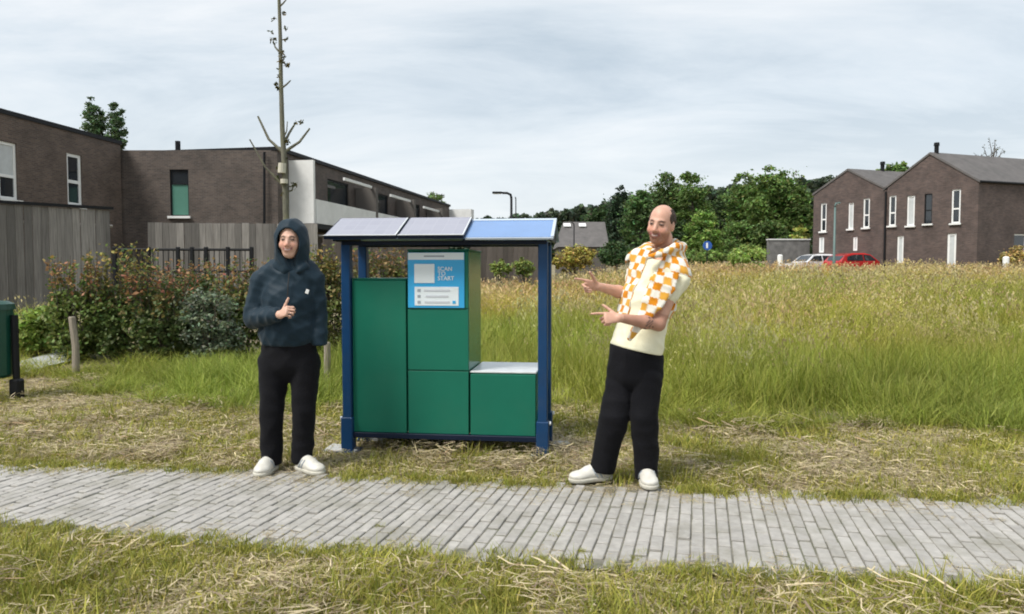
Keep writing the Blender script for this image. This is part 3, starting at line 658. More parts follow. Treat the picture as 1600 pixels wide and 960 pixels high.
def crown_points(ells, n, clump=0.16, per=40, shell=0.55):
    """leaf centres in clumps spread through a set of ellipsoids ((c),(r))"""
    vol = np.array([r[0] * r[1] * r[2] for c, r in ells]) ** 0.7; vol /= vol.sum()
    K = max(6, n // per); which = rng.choice(len(ells), K, p=vol)
    cc = np.array([ells[i][0] for i in which], float); rr = np.array([ells[i][1] for i in which], float)
    rad = (shell + (1 - shell) * rng.random((K, 1)) ** 0.6)
    cen = cc + rand_dirs(K) * rr * rad
    k = rng.integers(0, K, n); sc_ = rr.mean(1)[k][:, None] * clump * rng.uniform(0.6, 1.5, (K, 1))[k]
    off = rng.normal(size=(n, 3)) * sc_; off[:, 2] *= 0.7
    return cen[k] + off, k, K
def leaf_cols(base, n, k, K, var=0.28, hue=0.12, alt=None, alt_f=0.0, mask=None):
    b_ = np.array(base); cv = rng.uniform(1 - var, 1 + var, (K, 1))[k] * rng.uniform(0.8, 1.2, (n, 1))
    c = b_[None] * cv * (1 + rng.normal(size=(n, 3)) * hue)
    if alt is not None:
        m_ = (rng.random(n) < alt_f) if mask is None else mask
        c[m_] = np.array(alt) * rng.uniform(0.7, 1.25, (m_.sum(), 1))
    return np.clip(c, 0.004, 0.9)
M['leaf'] = leaf_mat('tree_leaf', 0.28)
M['leaf_far'] = leaf_mat('tree_leaf_far', 0.35, 0.7)
def limbs(mb, base, top, r, ells, n_l=7):
    base, top = np.array(base, float), np.array(top, float)
    k = [base + (top - base) * t + np.array((rng.normal(0, 0.02), rng.normal(0, 0.02), 0)) * (top[2] - base[2]) * (0 < t < 1) for t in (0, 0.25, 0.5, 0.75, 1)]
    mb.tube(k, [r * 1.25, r, r * 0.75, r * 0.5, r * 0.2], 8)
    for i in range(n_l):
        c, rr = ells[rng.integers(len(ells))]; e_ = np.array(c) + rand_dirs(1)[0] * np.array(rr) * 0.7
        s = base + (top - base) * rng.uniform(0.25, 0.75); mid = (s + e_) / 2 + np.array((0, 0, 0.05 * (top[2] - base[2])))
        mb.tube([s, mid, e_], [r * 0.4, r * 0.28, r * 0.1], 5)
def tree(px, top, bot, half, D, col, label, n=5000, leaf=0.3, name='tree', group='trees beyond the meadow', lobes=7, slim=1.0, alt=None, dep=0.8, per=45, clump=0.17):
    T = at(px, top, D); g = h1(T[0], T[1]); B_ = at(px, bot, D)[2]; half_m = half * D / FPX
    root = empty(name, (T[0], T[1], g)); tag(root, label, 'tree' if 'bush' not in name and 'shrub' not in name else 'bush', group)
    zt = T[2] - g; zb = max(0.0, B_ - g); zm = (zt + zb) / 2; hz_ = (zt - zb) / 2
    ells = [((0, 0, zm), (half_m * 0.75, half_m * dep * 0.75, hz_ * 0.85))]
    for i in range(lobes):
        a = 2 * math.pi * i / lobes + rng.uniform(-0.4, 0.4); f = rng.uniform(-0.75, 0.75); w = math.sqrt(max(0.05, 1 - f * f))
        ells.append(((half_m * 0.62 * w * math.cos(a) , half_m * 0.62 * dep * w * math.sin(a), zm + hz_ * f * 0.72), (half_m * rng.uniform(0.3, 0.48) * slim, half_m * 0.4 * dep, hz_ * rng.uniform(0.25, 0.4))))
    ells.append(((half_m * rng.uniform(-0.2, 0.2), 0, zt - hz_ * 0.32), (half_m * 0.4 * slim, half_m * 0.4, hz_ * 0.3)))
    C, k, K = crown_points(ells, n, clump=clump, per=per); C = C[C[:, 2] > 0.0]; k = k[:len(C)]
    cl = leaf_cols(np.array(col) * np.array((3.7, 3.35, 2.9)), len(C), k, K, var=0.4, alt=alt, alt_f=0.15 if alt is not None else 0)
    link('crown', leaf_mesh('crown', C, leaf * rng.uniform(0.7, 1.3, len(C)), cl), M['leaf_far'], root)
    mb = MB(); limbs(mb, (0, 0, -0.3), (0, 0, zt * 0.8), max(0.08, half_m * 0.07), ells); link('trunk', mb, M['bark'], root)
    return root
DG, MG, LG, YG = (0.022, 0.040, 0.018), (0.040, 0.068, 0.022), (0.062, 0.105, 0.030), (0.10, 0.12, 0.035)
tree(967, 284, 405, 22, 70, (0.016, 0.028, 0.018), 'narrow dark evergreen tree, leftmost of the dense trees', 5000, 0.32)
tree(935, 318, 405, 28, 76, DG, 'low dark tree behind the slate roof with skylights', 4500, 0.35)
tree(1000, 296, 408, 34, 64, (0.030, 0.055, 0.022), 'blue-green tree right behind the pointing person, left of head', 6500, 0.3)
tree(1040, 265, 400, 36, 72, (0.034, 0.056, 0.022), 'tall rounded tree directly above the pointing person', 7000, 0.32)
tree(1082, 264, 400, 34, 70, MG, 'tall bushy tree just right of the pointing person', 7000, 0.32)
tree(1128, 292, 400, 30, 74, DG, 'dark tree in the dip between the two tallest trees', 5000, 0.32)
tree(1168, 268, 400, 36, 68, MG, 'tall mid-green tree left of the broadest tree', 7000, 0.32)
tree(1215, 258, 402, 52, 64, (0.042, 0.072, 0.022), 'broadest mid-green tree beside the gabled houses', 11000, 0.32)
tree(1250, 292, 402, 26, 62, MG, 'bushy tree touching the farther gabled house', 5000, 0.3)
tree(1100, 330, 410, 34, 56, LG, 'lower light green tree in front of the tall trees', 6000, 0.26)
tree(1062, 345, 412, 26, 57, DG, 'low dark tree behind the shoulder of the pointing person', 4000, 0.26)
tree(1150, 345, 408, 34, 58, MG, 'low round tree below the dip in the trees', 5000, 0.26)
tree(1205, 345, 408, 34, 58, (0.03, 0.05, 0.018), 'low dark tree above the stone wall', 5000, 0.26)
tree(1251, 352, 398, 14, 55, YG, 'small yellow-green tree by the corner of the farther house', 2000, 0.22)
tree(1166, 381, 428, 36, 40, (0.085, 0.125, 0.04), 'pale green round bush standing in the far meadow', 4500, 0.16, name='bush', group='bushes at the meadow edge', dep=1.0)
tree(1150, 374, 412, 26, 50, MG, 'darker bush behind the pale round bush', 3500, 0.2, name='bush', group='bushes at the meadow edge')
tree(1100, 391, 416, 40, 50, (0.06, 0.095, 0.03), 'low clipped bush under the round blue sign', 3500, 0.18, name='bush', group='bushes at the meadow edge')
tree(898, 383, 428, 36, 40, (0.12, 0.115, 0.035), 'yellow-green bush right of the locker roof', 4500, 0.16, name='bush', group='bushes at the meadow edge', alt=(0.16, 0.10, 0.05))
tree(962, 378, 420, 32, 46, DG, 'dark bush left of the pointing person', 4000, 0.18, name='bush', group='bushes at the meadow edge')
tree(782, 404, 436, 18, 34, (0.07, 0.095, 0.03), 'small bush at the foot of the street lamp, left side', 2000, 0.12, name='bush', group='bushes at the meadow edge')
tree(818, 402, 434, 20, 34, (0.065, 0.09, 0.03), 'small bush at the foot of the street lamp, right side', 2000, 0.12, name='bush', group='bushes at the meadow edge')
tree(1404, 254, 300, 30, 80, (0.05, 0.085, 0.03), 'tree top showing between the two gabled roofs', 3500, 0.4)
tree(678, 298, 345, 20, 66, (0.045, 0.07, 0.03), 'tree top at the end of the white-terraced row house', 2500, 0.3)
tree(1585, 384, 420, 26, 42, (0.15, 0.13, 0.06), 'straw-coloured bush at the wall of the nearer gabled house', 3000, 0.14, name='bush', group='bushes at the meadow edge', alt=(0.2, 0.14, 0.08))
for px, tp, hw, lb in ((146, 150, 17, 'left of two narrow poplars above the left house'), (181, 160, 17, 'right of two narrow poplars above the left house')):
    tree(px, tp, 260, hw, 62, (0.03, 0.05, 0.028), lb, 6000, 0.24, name='poplar_tree', group='poplars behind the left house', lobes=9)
# bare twiggy tree over the right roof
T = at(1552, 206, 56); g = h1(T[0], T[1]); root = empty('bare_tree', (T[0], T[1], g)); tag(root, 'bare twiggy tree top above the nearer slate roof', 'tree'); zt = T[2] - g
mb = MB(); mb.tube([(0, 0, -0.3), (0.05, 0, zt * 0.5), (0, 0, zt * 0.8)], [0.16, 0.11, 0.06], 7); link('trunk', mb, M['bark'], root)
cw = MB(); EN = []
for i in range(34):
    a = rng.uniform(-1.3, 1.3); s = np.array((0, 0, zt * rng.uniform(0.6, 0.8))); e_ = s + np.array((math.sin(a) * 1.5, rng.uniform(-0.6, 0.6), abs(math.cos(a)) * 1.5 + 0.3)) * rng.uniform(0.6, 1.0); e_[2] = min(e_[2], zt)
    EN.append((s, e_)); cw.tube([s, (s + e_) / 2 + rng.normal(0, 0.08, 3), e_], [0.035, 0.025, 0.012], 5)
link('crown', cw, M['bark'], root)
C = np.array([EN[i % 34][0] + (EN[i % 34][1] - EN[i % 34][0]) * rng.uniform(0.5, 1.0) for i in range(260)]) + rng.normal(0, 0.05, (260, 3)); link('leaf_bud', leaf_mesh('leaf_bud', C, 0.16, leaf_cols((0.08, 0.08, 0.05), 260, np.zeros(260, int), 1)), M['leaf_far'], root)['kind'] = 'stuff'

# distant wooded hill
rx = np.array([600, 700, 760, 820, 870, 940, 1000, 1100, 1270, 1380, 1450, 1600, 1750]); ry = np.array([347, 346, 343, 338, 330, 320, 306, 296, 281, 270, 262, 262, 258])
mb = MB(); vs = []
pxs = np.linspace(560, 1780, 60)
for p_ in pxs:
    y_ = np.interp(p_, rx, ry); a = at(p_, y_ + 5, 230); vs += [(a[0], 230, 0.5), tuple(a), (a[0] * 1.2, 300, a[2] + 1)]
fs = []
for i in range(59):
    for k in range(2): fs.append((i * 3 + k, (i + 1) * 3 + k, (i + 1) * 3 + k + 1, i * 3 + k + 1))
mb.add(vs, fs); M['hill'] = mat('hill_green', (0.035, 0.055, 0.03), 0.95, 0.4, 0.15)
tag(link('hill', mb, M['hill']), kind='structure')
nn = 26000; p_ = rng.uniform(560, 1780, nn); y_ = np.interp(p_, rx, ry); yy = y_ + rng.random(nn) ** 1.4 * (400 - y_) + 2.5 * np.sin(p_ * 0.13) + 2 * np.sin(p_ * 0.31 + 1)
CX = (p_ - 800) / FPX; C = np.array([at(a, b_, 228.0) for a, b_ in zip(p_, yy)]); C[:, 1] += rng.uniform(-3, 3, nn); C = C[C[:, 2] > 2]
clid = (C[:, 0] / 4).astype(int) - int((C[:, 0] / 4).min()) + ((C[:, 2] / 3).astype(int)) * 97; clid = clid % 400
cl = leaf_cols((0.085, 0.115, 0.072), len(C), clid, 400, var=0.3)  # greens lightened and greyed, distance haze put into the leaf colour
tag(link('distant_wood', leaf_mesh('distant_wood', C, rng.uniform(0.9, 1.9, len(C)), cl, aspect=0.9), M['leaf_far']), 'wooded hillside on the skyline behind trees and houses', None, kind='stuff')

# shrubs of the hedge and around it
def shrub(px, ybase, ytop, half, D, col, label, n=6000, leaf=0.05, shoots=0, shoot_top=None, shoot_col=None, name='shrub', group='shrubs in the hedge', dep=0.75, tip=None, top_dx=0.0):
    leaf *= 1.2; shoots = int(shoots * 1.5)
    T = at(px, ytop, D); g = h1(T[0], D); root = empty(name, (T[0], D, g)); tag(root, label, 'shrub', group)
    zt = max(0.3, T[2] - g); hw = half * D / FPX
    ells = [((0, 0, zt * 0.52), (hw * 0.85, hw * dep, zt * 0.47))]
    for i in range(9):
        a = rng.uniform(0, 2 * math.pi); ells.append(((hw * 0.6 * math.cos(a), hw * 0.55 * dep * math.sin(a), zt * rng.uniform(0.25, 0.85)), (hw * 0.4, hw * 0.35, zt * 0.2)))
    C, k, K = crown_points(ells, n, clump=0.16, per=28, shell=0.7); ok = (C[:, 2] > 0.02) & (C[:, 2] < zt * 1.12); C, k = C[ok], k[ok]
    col = np.array(col) * 1.7; cl = leaf_cols(col, len(C), k, K, var=0.45, hue=0.1)
    if tip is not None:
        m_ = rng.random(len(C)) < np.clip((C[:, 2] / zt - 0.6) * 1.5, 0, 0.7); cl[m_] = np.array(tip) * rng.uniform(0.6, 1.3, (m_.sum(), 1))
    st = MB()
    for i in range(10):
        a = rng.uniform(0, 2 * math.pi); e_ = (hw * 0.7 * math.cos(a), hw * 0.5 * math.sin(a), zt * rng.uniform(0.6, 0.95)); st.tube([(e_[0] * 0.15, e_[1] * 0.15, -0.05), (e_[0] * 0.5, e_[1] * 0.5, e_[2] * 0.6), e_], [0.014, 0.01, 0.004], 5)
    if shoots:
        sz = at(px, shoot_top, D)[2] - g; CS = []; KS = []
        for i in range(shoots):
            x0 = rng.uniform(-0.9, 0.9) * hw; y0 = rng.uniform(-0.6, 0.6) * hw * dep; h_ = zt * 0.9 + (sz - zt * 0.9) * rng.uniform(0.25, 1.0)
            dxy = rng.normal(0, 0.07, 2); st.tube([(x0 * 0.8, y0 * 0.8, zt * 0.6), (x0 + dxy[0] * 0.3, y0, (zt * 0.7 + h_) / 2), (x0 + dxy[0], y0 + dxy[1], h_)], [0.006, 0.005, 0.003], 4)
            m_ = rng.integers(24, 46); tt = rng.random(m_)
            CS.append(np.stack([x0 + dxy[0] * tt + rng.normal(0, 0.03, m_), y0 + dxy[1] * tt + rng.normal(0, 0.03, m_), zt * 0.75 + (h_ - zt * 0.75) * tt], 1)); KS.append(np.full(m_, i))
        CS = np.concatenate(CS); KS = np.concatenate(KS); cs = leaf_cols(col, len(CS), KS, shoots, var=0.3)
        m_ = rng.random(len(CS)) < np.clip((CS[:, 2] - zt * 0.8) / max(0.1, sz - zt * 0.8) + 0.05, 0, 0.6); cs[m_] = np.array(shoot_col) * rng.uniform(0.6, 1.35, (m_.sum(), 1)) * (1 + rng.normal(0, 0.12, (m_.sum(), 3)))
        C = np.concatenate([C, CS]); cl = np.concatenate([cl, np.clip(cs, 0.01, 0.9)])
    link('foliage', leaf_mesh('foliage', C, leaf * rng.uniform(0.6, 1.4, len(C)), cl, up=0.3, aspect=0.6), M['leaf'], root)
    link('stem', st, M['bark'], root)
HG = (0.080, 0.108, 0.028); RED = (0.34, 0.20, 0.085); YEL = (0.34, 0.27, 0.08)
shrub(120, 580, 455, 48, 10.6, HG, 'leafy green shrub with tall reddish shoots, nearest the left stake', 7000, shoots=26, shoot_top=392, shoot_col=RED)
shrub(190, 575, 450, 56, 10.8, (0.062, 0.088, 0.026), 'dark green shrub with the tallest orange-tipped shoots', 8000, shoots=30, shoot_top=378, shoot_col=YEL, tip=(0.20, 0.16, 0.06))
shrub(255, 570, 458, 52, 10.7, (0.058, 0.080, 0.026), 'dark green shrub left of the silvery one, orange leaves on top', 7500, shoots=22, shoot_top=412, shoot_col=(0.34, 0.17, 0.09), tip=(0.22, 0.17, 0.06))
shrub(328, 566, 450, 50, 10.6, (0.10, 0.122, 0.078), 'silvery grey-green shrub in the hedge beside the hooded person', 9000, leaf=0.045)
shrub(376, 560, 446, 40, 11.0, HG, 'shrub with reddish shoots partly hidden behind the hooded person', 6000, shoots=24, shoot_top=400, shoot_col=RED, tip=(0.26, 0.18, 0.07))
shrub(300, 566, 436, 60, 12.4, (0.055, 0.08, 0.026), 'green shrub standing behind the silvery one with red tops', 6000, shoots=26, shoot_top=402, shoot_col=RED)
shrub(515, 540, 415, 38, 10.6, (0.085, 0.095, 0.03), 'yellow-green shrub between the hooded person and the locker', 7000, shoots=20, shoot_top=380, shoot_col=YEL, tip=(0.30, 0.22, 0.08), group='shrubs behind the locker')
shrub(597, 540, 405, 50, 11.6, (0.075, 0.085, 0.026), 'shrub showing above the left locker door', 7000, shoots=20, shoot_top=378, shoot_col=(0.30, 0.18, 0.08), tip=(0.28, 0.19, 0.08), group='shrubs behind the locker')
shrub(58, 575, 482, 40, 10.9, (0.13, 0.175, 0.036), 'bright green low bush between the bin and the stake', 7500, leaf=0.06)
shrub(-20, 575, 490, 44, 11.4, (0.12, 0.165, 0.034), 'bright green low bush behind the bin at the left edge', 4500, leaf=0.06)
# young tree with bare whip stem
_b = at(449, 520, 9.3); gz = h1(_b[0], 9.3); yt = empty('young_tree', (_b[0], 9.3, gz)); tag(yt, 'young tree with thin bare stem rising out of frame behind the hooded person', 'tree')
pts = [np.array((_b[0], 9.3, gz - 0.1))] + [at(px, py, 9.3) for px, py in ((448, 440), (447, 340), (445, 270), (441, 200), (439, 130), (438, 60), (436, 0), (435, -60), (436, -130))]
loc = [p - np.array((_b[0], 9.3, gz)) for p in pts]
mb = MB(); mb.tube(loc, [0.050, 0.046, 0.040, 0.036, 0.030, 0.026, 0.023, 0.020, 0.016, 0.006], 9)
link('trunk', mb, M['bark_young'], yt, True)
def twig(a, b_, c, r=0.012):
    o = np.array((_b[0], 9.3, gz)); mb = MB(); dy_ = rng.uniform(-0.12, 0.12)
    mb.tube([at(*a, 9.3) - o, at(*b_, 9.3 + dy_ / 2) - o, at(*c, 9.3 + dy_) - o], [r * 1.3, r, r * 0.7], 6); link('branch', mb, M['bark_young'], yt)
    return at(*c, 9.3 + dy_) - o
tips = [twig((444, 240), (420, 218), (403, 182), 0.017), twig((444, 238), (468, 222), (484, 201), 0.017), twig((444, 292), (415, 262), (390, 218), 0.013), twig((443, 226), (452, 208), (462, 192), 0.015), twig((440, 138), (448, 132), (454, 126), 0.01),
        twig((437, 82), (430, 74), (427, 64), 0.010), twig((437, 10), (442, 6), (447, 0), 0.010), twig((446, 300), (456, 298), (460, 288), 0.012), twig((442, 218), (448, 205), (449, 190), 0.008), twig((446, 285), (432, 280), (426, 270), 0.011)]
BC = []
for px, py, q, s in ((428, 64, 16, .035), (441, 84, 26, .03), (449, 102, 22, .03), (437, 110, 10, .02), (431, 132, 14, .025), (434, 138, 14, .02), (470, 192, 10, .02), (448, 222, 18, .03), (447, 46, 8, .02), (427, 30, 6, .02), (425, 50, 6, .02), (460, 290, 18, .035),
                     (434, 262, 10, .03), (446, 250, 14, .03), (462, 192, 8, .02), (440, 165, 10, .02), (443, 20, 10, .02), (440, 95, 16, .03), (436, 120, 14, .02), (446, 60, 8, .02), (444, 300, 16, .04), (434, 280, 10, .03)):
    c = at(px, py, 9.3) - np.array((_b[0], 9.3, gz)); BC.append(c + rng.normal(0, s * 0.62, (q, 3)))
BC = np.concatenate(BC); cl = leaf_cols((0.06, 0.065, 0.025), len(BC), np.zeros(len(BC), int), 1, alt=(0.16, 0.12, 0.04), alt_f=0.25)
link('leaf_bud', leaf_mesh('leaf_bud', BC, 0.05, cl), M['leaf'], yt)['kind'] = 'stuff'
mb = MB(); q = at(440, 263, 9.25) - np.array((_b[0], 9.3, gz)); mb.tube([q + (0, -0.0, -0.06), q + (0.01, 0, 0.06)], [0.050, 0.048], 12); link('tie_band', mb, mat('pale_tape', (0.5, 0.47, 0.38), 0.7, 0.1), yt)
mb = MB(); q = at(444, 284, 9.25) - np.array((_b[0], 9.3, gz)); mb.tube([q + (0, 0, -0.025), q + (0.0, 0, 0.03)], [0.046, 0.046], 12); link('tie_band', mb, bpy.data.materials['pale_tape'], yt)
# ------------------------------------------------------------------ locker station
_fl, _fr = gp(545, 704, 0.02), gp(848, 713, 0.02)
LYAW = -R(10.6)
FW = float(np.linalg.norm(_fr - _fl))
lk = empty('locker_station', (_fl[0], _fl[1], 0.0), math.atan2(_fr[1] - _fl[1], _fr[0] - _fl[0])); tag(lk, 'green self-service locker cabinet in a blue frame with solar roof', 'locker')
# local frame: x along the front from the left post, y to the back
CD = 0.56; x0 = 0.045; zb = 0.165
PD = 0.40
for (x, y) in ((0, 0), (FW, 0), (0.0, PD), (FW, PD)):
    mb = MB(); mb.box((x, y, 0.835), (0.07, 0.07, 1.57), bev=0.006); ps = link('post', mb, M['bluepost'], lk)
    mb = MB(); mb.box((x, y, 0.15), (0.092, 0.092, 0.27), bev=0.006); link('post_sleeve', mb, M['bluepost'], ps)
    mb = MB(); mb.box((x, y, 0.022), (0.19, 0.17, 0.014), bev=0.004); link('base_plate', mb, M['bluepost'], ps)
    for sx in (-1, 1):
        mb = MB(); mb.tube([(x + sx * 0.072, y - 0.055, 0.02), (x + sx * 0.072, y - 0.055, 0.042)], 0.013, 8); link('bolt', mb, M['galv'], ps)
    mb = MB(); mb.tube([(x + (-0.05 if x < 0.5 else 0.05), y, 0.27), (x + (-0.062 if x < 0.5 else 0.062), y, 0.27)], 0.016, 8); link('bolt', mb, M['galv'], ps)
for (x, y, w, d) in ((-0.10, 0.02, 0.16, 0.20), (0.13, PD - 0.03, 0.10, 0.12), (FW + 0.13, PD - 0.02, 0.11, 0.12)):
    mb = MB(); mb.box((x, y, 0.02), (w, d, 0.05), bev=0.015); link('footing', mb, M['concrete'], lk)
for y in (0.0, PD):
    mb = MB(); mb.box((FW / 2, y, 0.148), (FW - 0.072, 0.06, 0.04), bev=0.004); link('bottom_rail', mb, M['bluedark'], lk)
    mb = MB(); mb.box((FW / 2, y, 1.616), (FW + 0.06, 0.072, 0.032), bev=0.004); link('top_rail', mb, M['bluedark'], lk)
for x in (0.0, FW):
    mb = MB(); mb.box((x, PD / 2, 0.148), (0.05, PD - 0.07, 0.038), bev=0.004); link('bottom_rail', mb, M['bluedark'], lk)
# columns of cabinets
xa = 0.040; xe = FW - 0.040; g_ = 0.014
sx = [xa, xa + (xe - xa) * 0.305, xa + (xe - xa) * 0.643, xe]
ztop = [1.345, 1.565, 0.645]
yf = 0.004
for i in range(3):
    a, b_ = sx[i], sx[i + 1] - g_
    mb = MB(); mb.box(((a + b_) / 2, yf + 0.02 + CD / 2, (zb + ztop[i] - 0.012) / 2 + 0.004), (b_ - a, CD, ztop[i] - 0.012 - zb), bev=0.004)
    body = link('cabinet', mb, M['greenside'], lk)
    mb = MB(); mb.box(((a + b_) / 2, yf + 0.02 + CD / 2, ztop[i] - 0.001), (b_ - a + 0.01, CD + 0.02, 0.014), bev=0.003); link('cabinet_top', mb, M['galv'] if i == 2 else M['green'], body)
zs_ = {0: [(zb, 1.335)], 1: [(zb, 0.648), (0.652, 1.118), (1.122, 1.553)], 2: [(zb, 0.630)]}
for i, lst in zs_.items():
    for (z0, z1) in lst:
        a, b_ = sx[i], sx[i + 1] - g_
        mb = MB(); mb.box(((a + b_) / 2, yf + 0.006, (z0 + z1) / 2 + 0.001), (b_ - a, 0.022, z1 - z0 - 0.004), bev=0.003); d_ = link('door', mb, M['green'], lk)
# dark back strip seen in the gaps
for i in (1, 2):
    mb = MB(); zt_ = min(ztop[i - 1], ztop[i]); mb.box((sx[i] - g_ / 2, yf + 0.16, (zb + zt_) / 2), (g_ - 0.002, 0.25, zt_ - zb - 0.03)); link('gap_strip', mb, M['dark'], lk)
# sign on the upper door
sa, sb = sx[1] + 0.006, sx[2] - g_ - 0.028; s0, s1 = 1.128, 1.546; sy = yf - 0.010; sw = sb - sa; sh = s1 - s0
mb = MB(); mb.box(((sa + sb) / 2, sy, (s0 + s1) / 2), (sw, 0.008, sh), bev=0.002); sg = link('sign', mb, M['signblue'], lk)
def plate(name, x, z, w, h, mt, dy=0.006, par=None, bev=0.0):
    mb = MB(); mb.box((sa + sw * x, sy - dy, s1 - sh * z), (sw * w, 0.004, sh * h), bev=bev); return link(name, mb, M[mt], par or sg)
plate('header_strip', 0.5, 0.07, 0.985, 0.125, 'signwhite')
plate('header_line', 0.47, 0.07, 0.36, 0.028, 'signgrey', 0.009)
plate('code_square', 0.295, 0.38, 0.36, 0.345, 'signwhite', bev=0.0015)      # plain square where the code is
plate('instruction_card', 0.51, 0.79, 0.78, 0.34, 'signwhite', bev=0.0015)
for k in range(3):
    z = 0.685 + 0.105 * k
    plate('step_dot', 0.20, z, 0.055, 0.05, 'signgrey', 0.009); plate('text_line', 0.52, z, (0.46, 0.40, 0.44)[k], 0.034, 'signpale', 0.009)
    if k == 2: plate('step_dot', 0.82, z, 0.055, 0.05, 'signblue', 0.009)
for txt, z in (('SCAN', 0.30), ('TO', 0.385), ('START', 0.47)):
    cu = bpy.data.curves.new('lettering', 'FONT'); cu.body = txt; cu.size = 0.043; cu.extrude = 0.0012; cu.offset = 0.0006; cu.align_y = 'CENTER'
    to = bpy.data.objects.new('text', cu); COL.objects.link(to); bpy.context.view_layer.update()
    me = bpy.data.meshes.new_from_object(to.evaluated_get(bpy.context.evaluated_depsgraph_get())); bpy.data.objects.remove(to)
    o = link('lettering', me, M['signwhite'], sg); o.location = (sa + sw * 0.53, sy - 0.006, s1 - sh * z); o.rotation_euler = (R(90), 0, 0)
# roof: two slopes on gable brackets
ye, yr, yb_ = -0.16, 0.20, 0.58; ze, zr = 1.640, 1.792
xl, xr = -0.105, FW + 0.085; xm = xl + (xr - xl) * 0.612
def slab(name, x0, x1, ya, za, yb2, zb2, th, mt, par, off=0.0):
    d = np.array((0, yb2 - ya, zb2 - za)); d /= np.linalg.norm(d); nrm = np.array((0, -d[2], d[1]));
    if nrm[2] < 0: nrm = -nrm
    A = np.array((x0, ya, za)) + nrm * off; B_ = np.array((x0, yb2, zb2)) + nrm * off; w = np.array((x1 - x0, 0, 0)); t = nrm * th
    mb = MB(); vs = [A, A + w, B_ + w, B_, A + t, A + w + t, B_ + w + t, B_ + t]
    mb.add(vs, [(3, 2, 1, 0), (4, 5, 6, 7), (0, 1, 5, 4), (1, 2, 6, 5), (2, 3, 7, 6), (3, 0, 4, 7)]); return link(name, mb, M[mt], par)
rs = slab('roof_sheet', xl + 0.03, xr, ye, ze, yr, zr, 0.012, 'blueroof', lk)
slab('roof_sheet', xl + 0.03, xr, yb_, ze, yr + 0.0, zr, 0.012, 'blueroof', lk)
# pale folded rim round the blue part
slab('rim', xm + 0.02, xr, ye - 0.004, ze - 0.012, ye + 0.022, ze + 0.002, 0.014, 'rim', rs, 0.004)
slab('rim', xr - 0.018, xr + 0.004, ye, ze, yr, zr, 0.016, 'rim', rs, 0.002)
slab('rim', xm + 0.02, xr, yr - 0.03, zr - 0.0145, yr, zr, 0.006, 'rim', rs, 0.012)
for x in (xl + 0.05, xm, xr - 0.03):
    mb = MB(); mb.prism([(ye + 0.04, ze - 0.012), (yb_ - 0.04, ze - 0.012), (yb_ - 0.04, ze), (yr, zr - 0.012), (ye + 0.04, ze + 0.008)], (0, 1, 0), (0, 0, 1), (1, 0, 0), (x - 0.01, 0, 0), 0.02); link('gable_plate', mb, M['bluedark'], lk)
# solar panels, standing proud of the sheet
xp = xl + (xm - xl) * 0.535
for a, b_ in ((xl, xp - 0.006), (xp + 0.006, xm + 0.012)):
    fr_ = slab('solar_panel', a, b_, ye - 0.03, ze - 0.0127, yr - 0.02, zr - 0.0085, 0.026, 'bluedark', lk, 0.014)
    slab('glass', a + 0.010, b_ - 0.010, ye - 0.020, ze - 0.0085, yr - 0.030, zr - 0.0127, 0.003, 'solar', fr_, 0.040)
    slab('frame_edge', a, b_, ye - 0.030, ze - 0.0127, ye - 0.020, ze - 0.0085, 0.004, 'galv', fr_, 0.0405)
    slab('frame_edge', b_ - 0.010, b_, ye - 0.020, ze - 0.0085, yr - 0.030, zr - 0.0127, 0.004, 'galv', fr_, 0.0405)
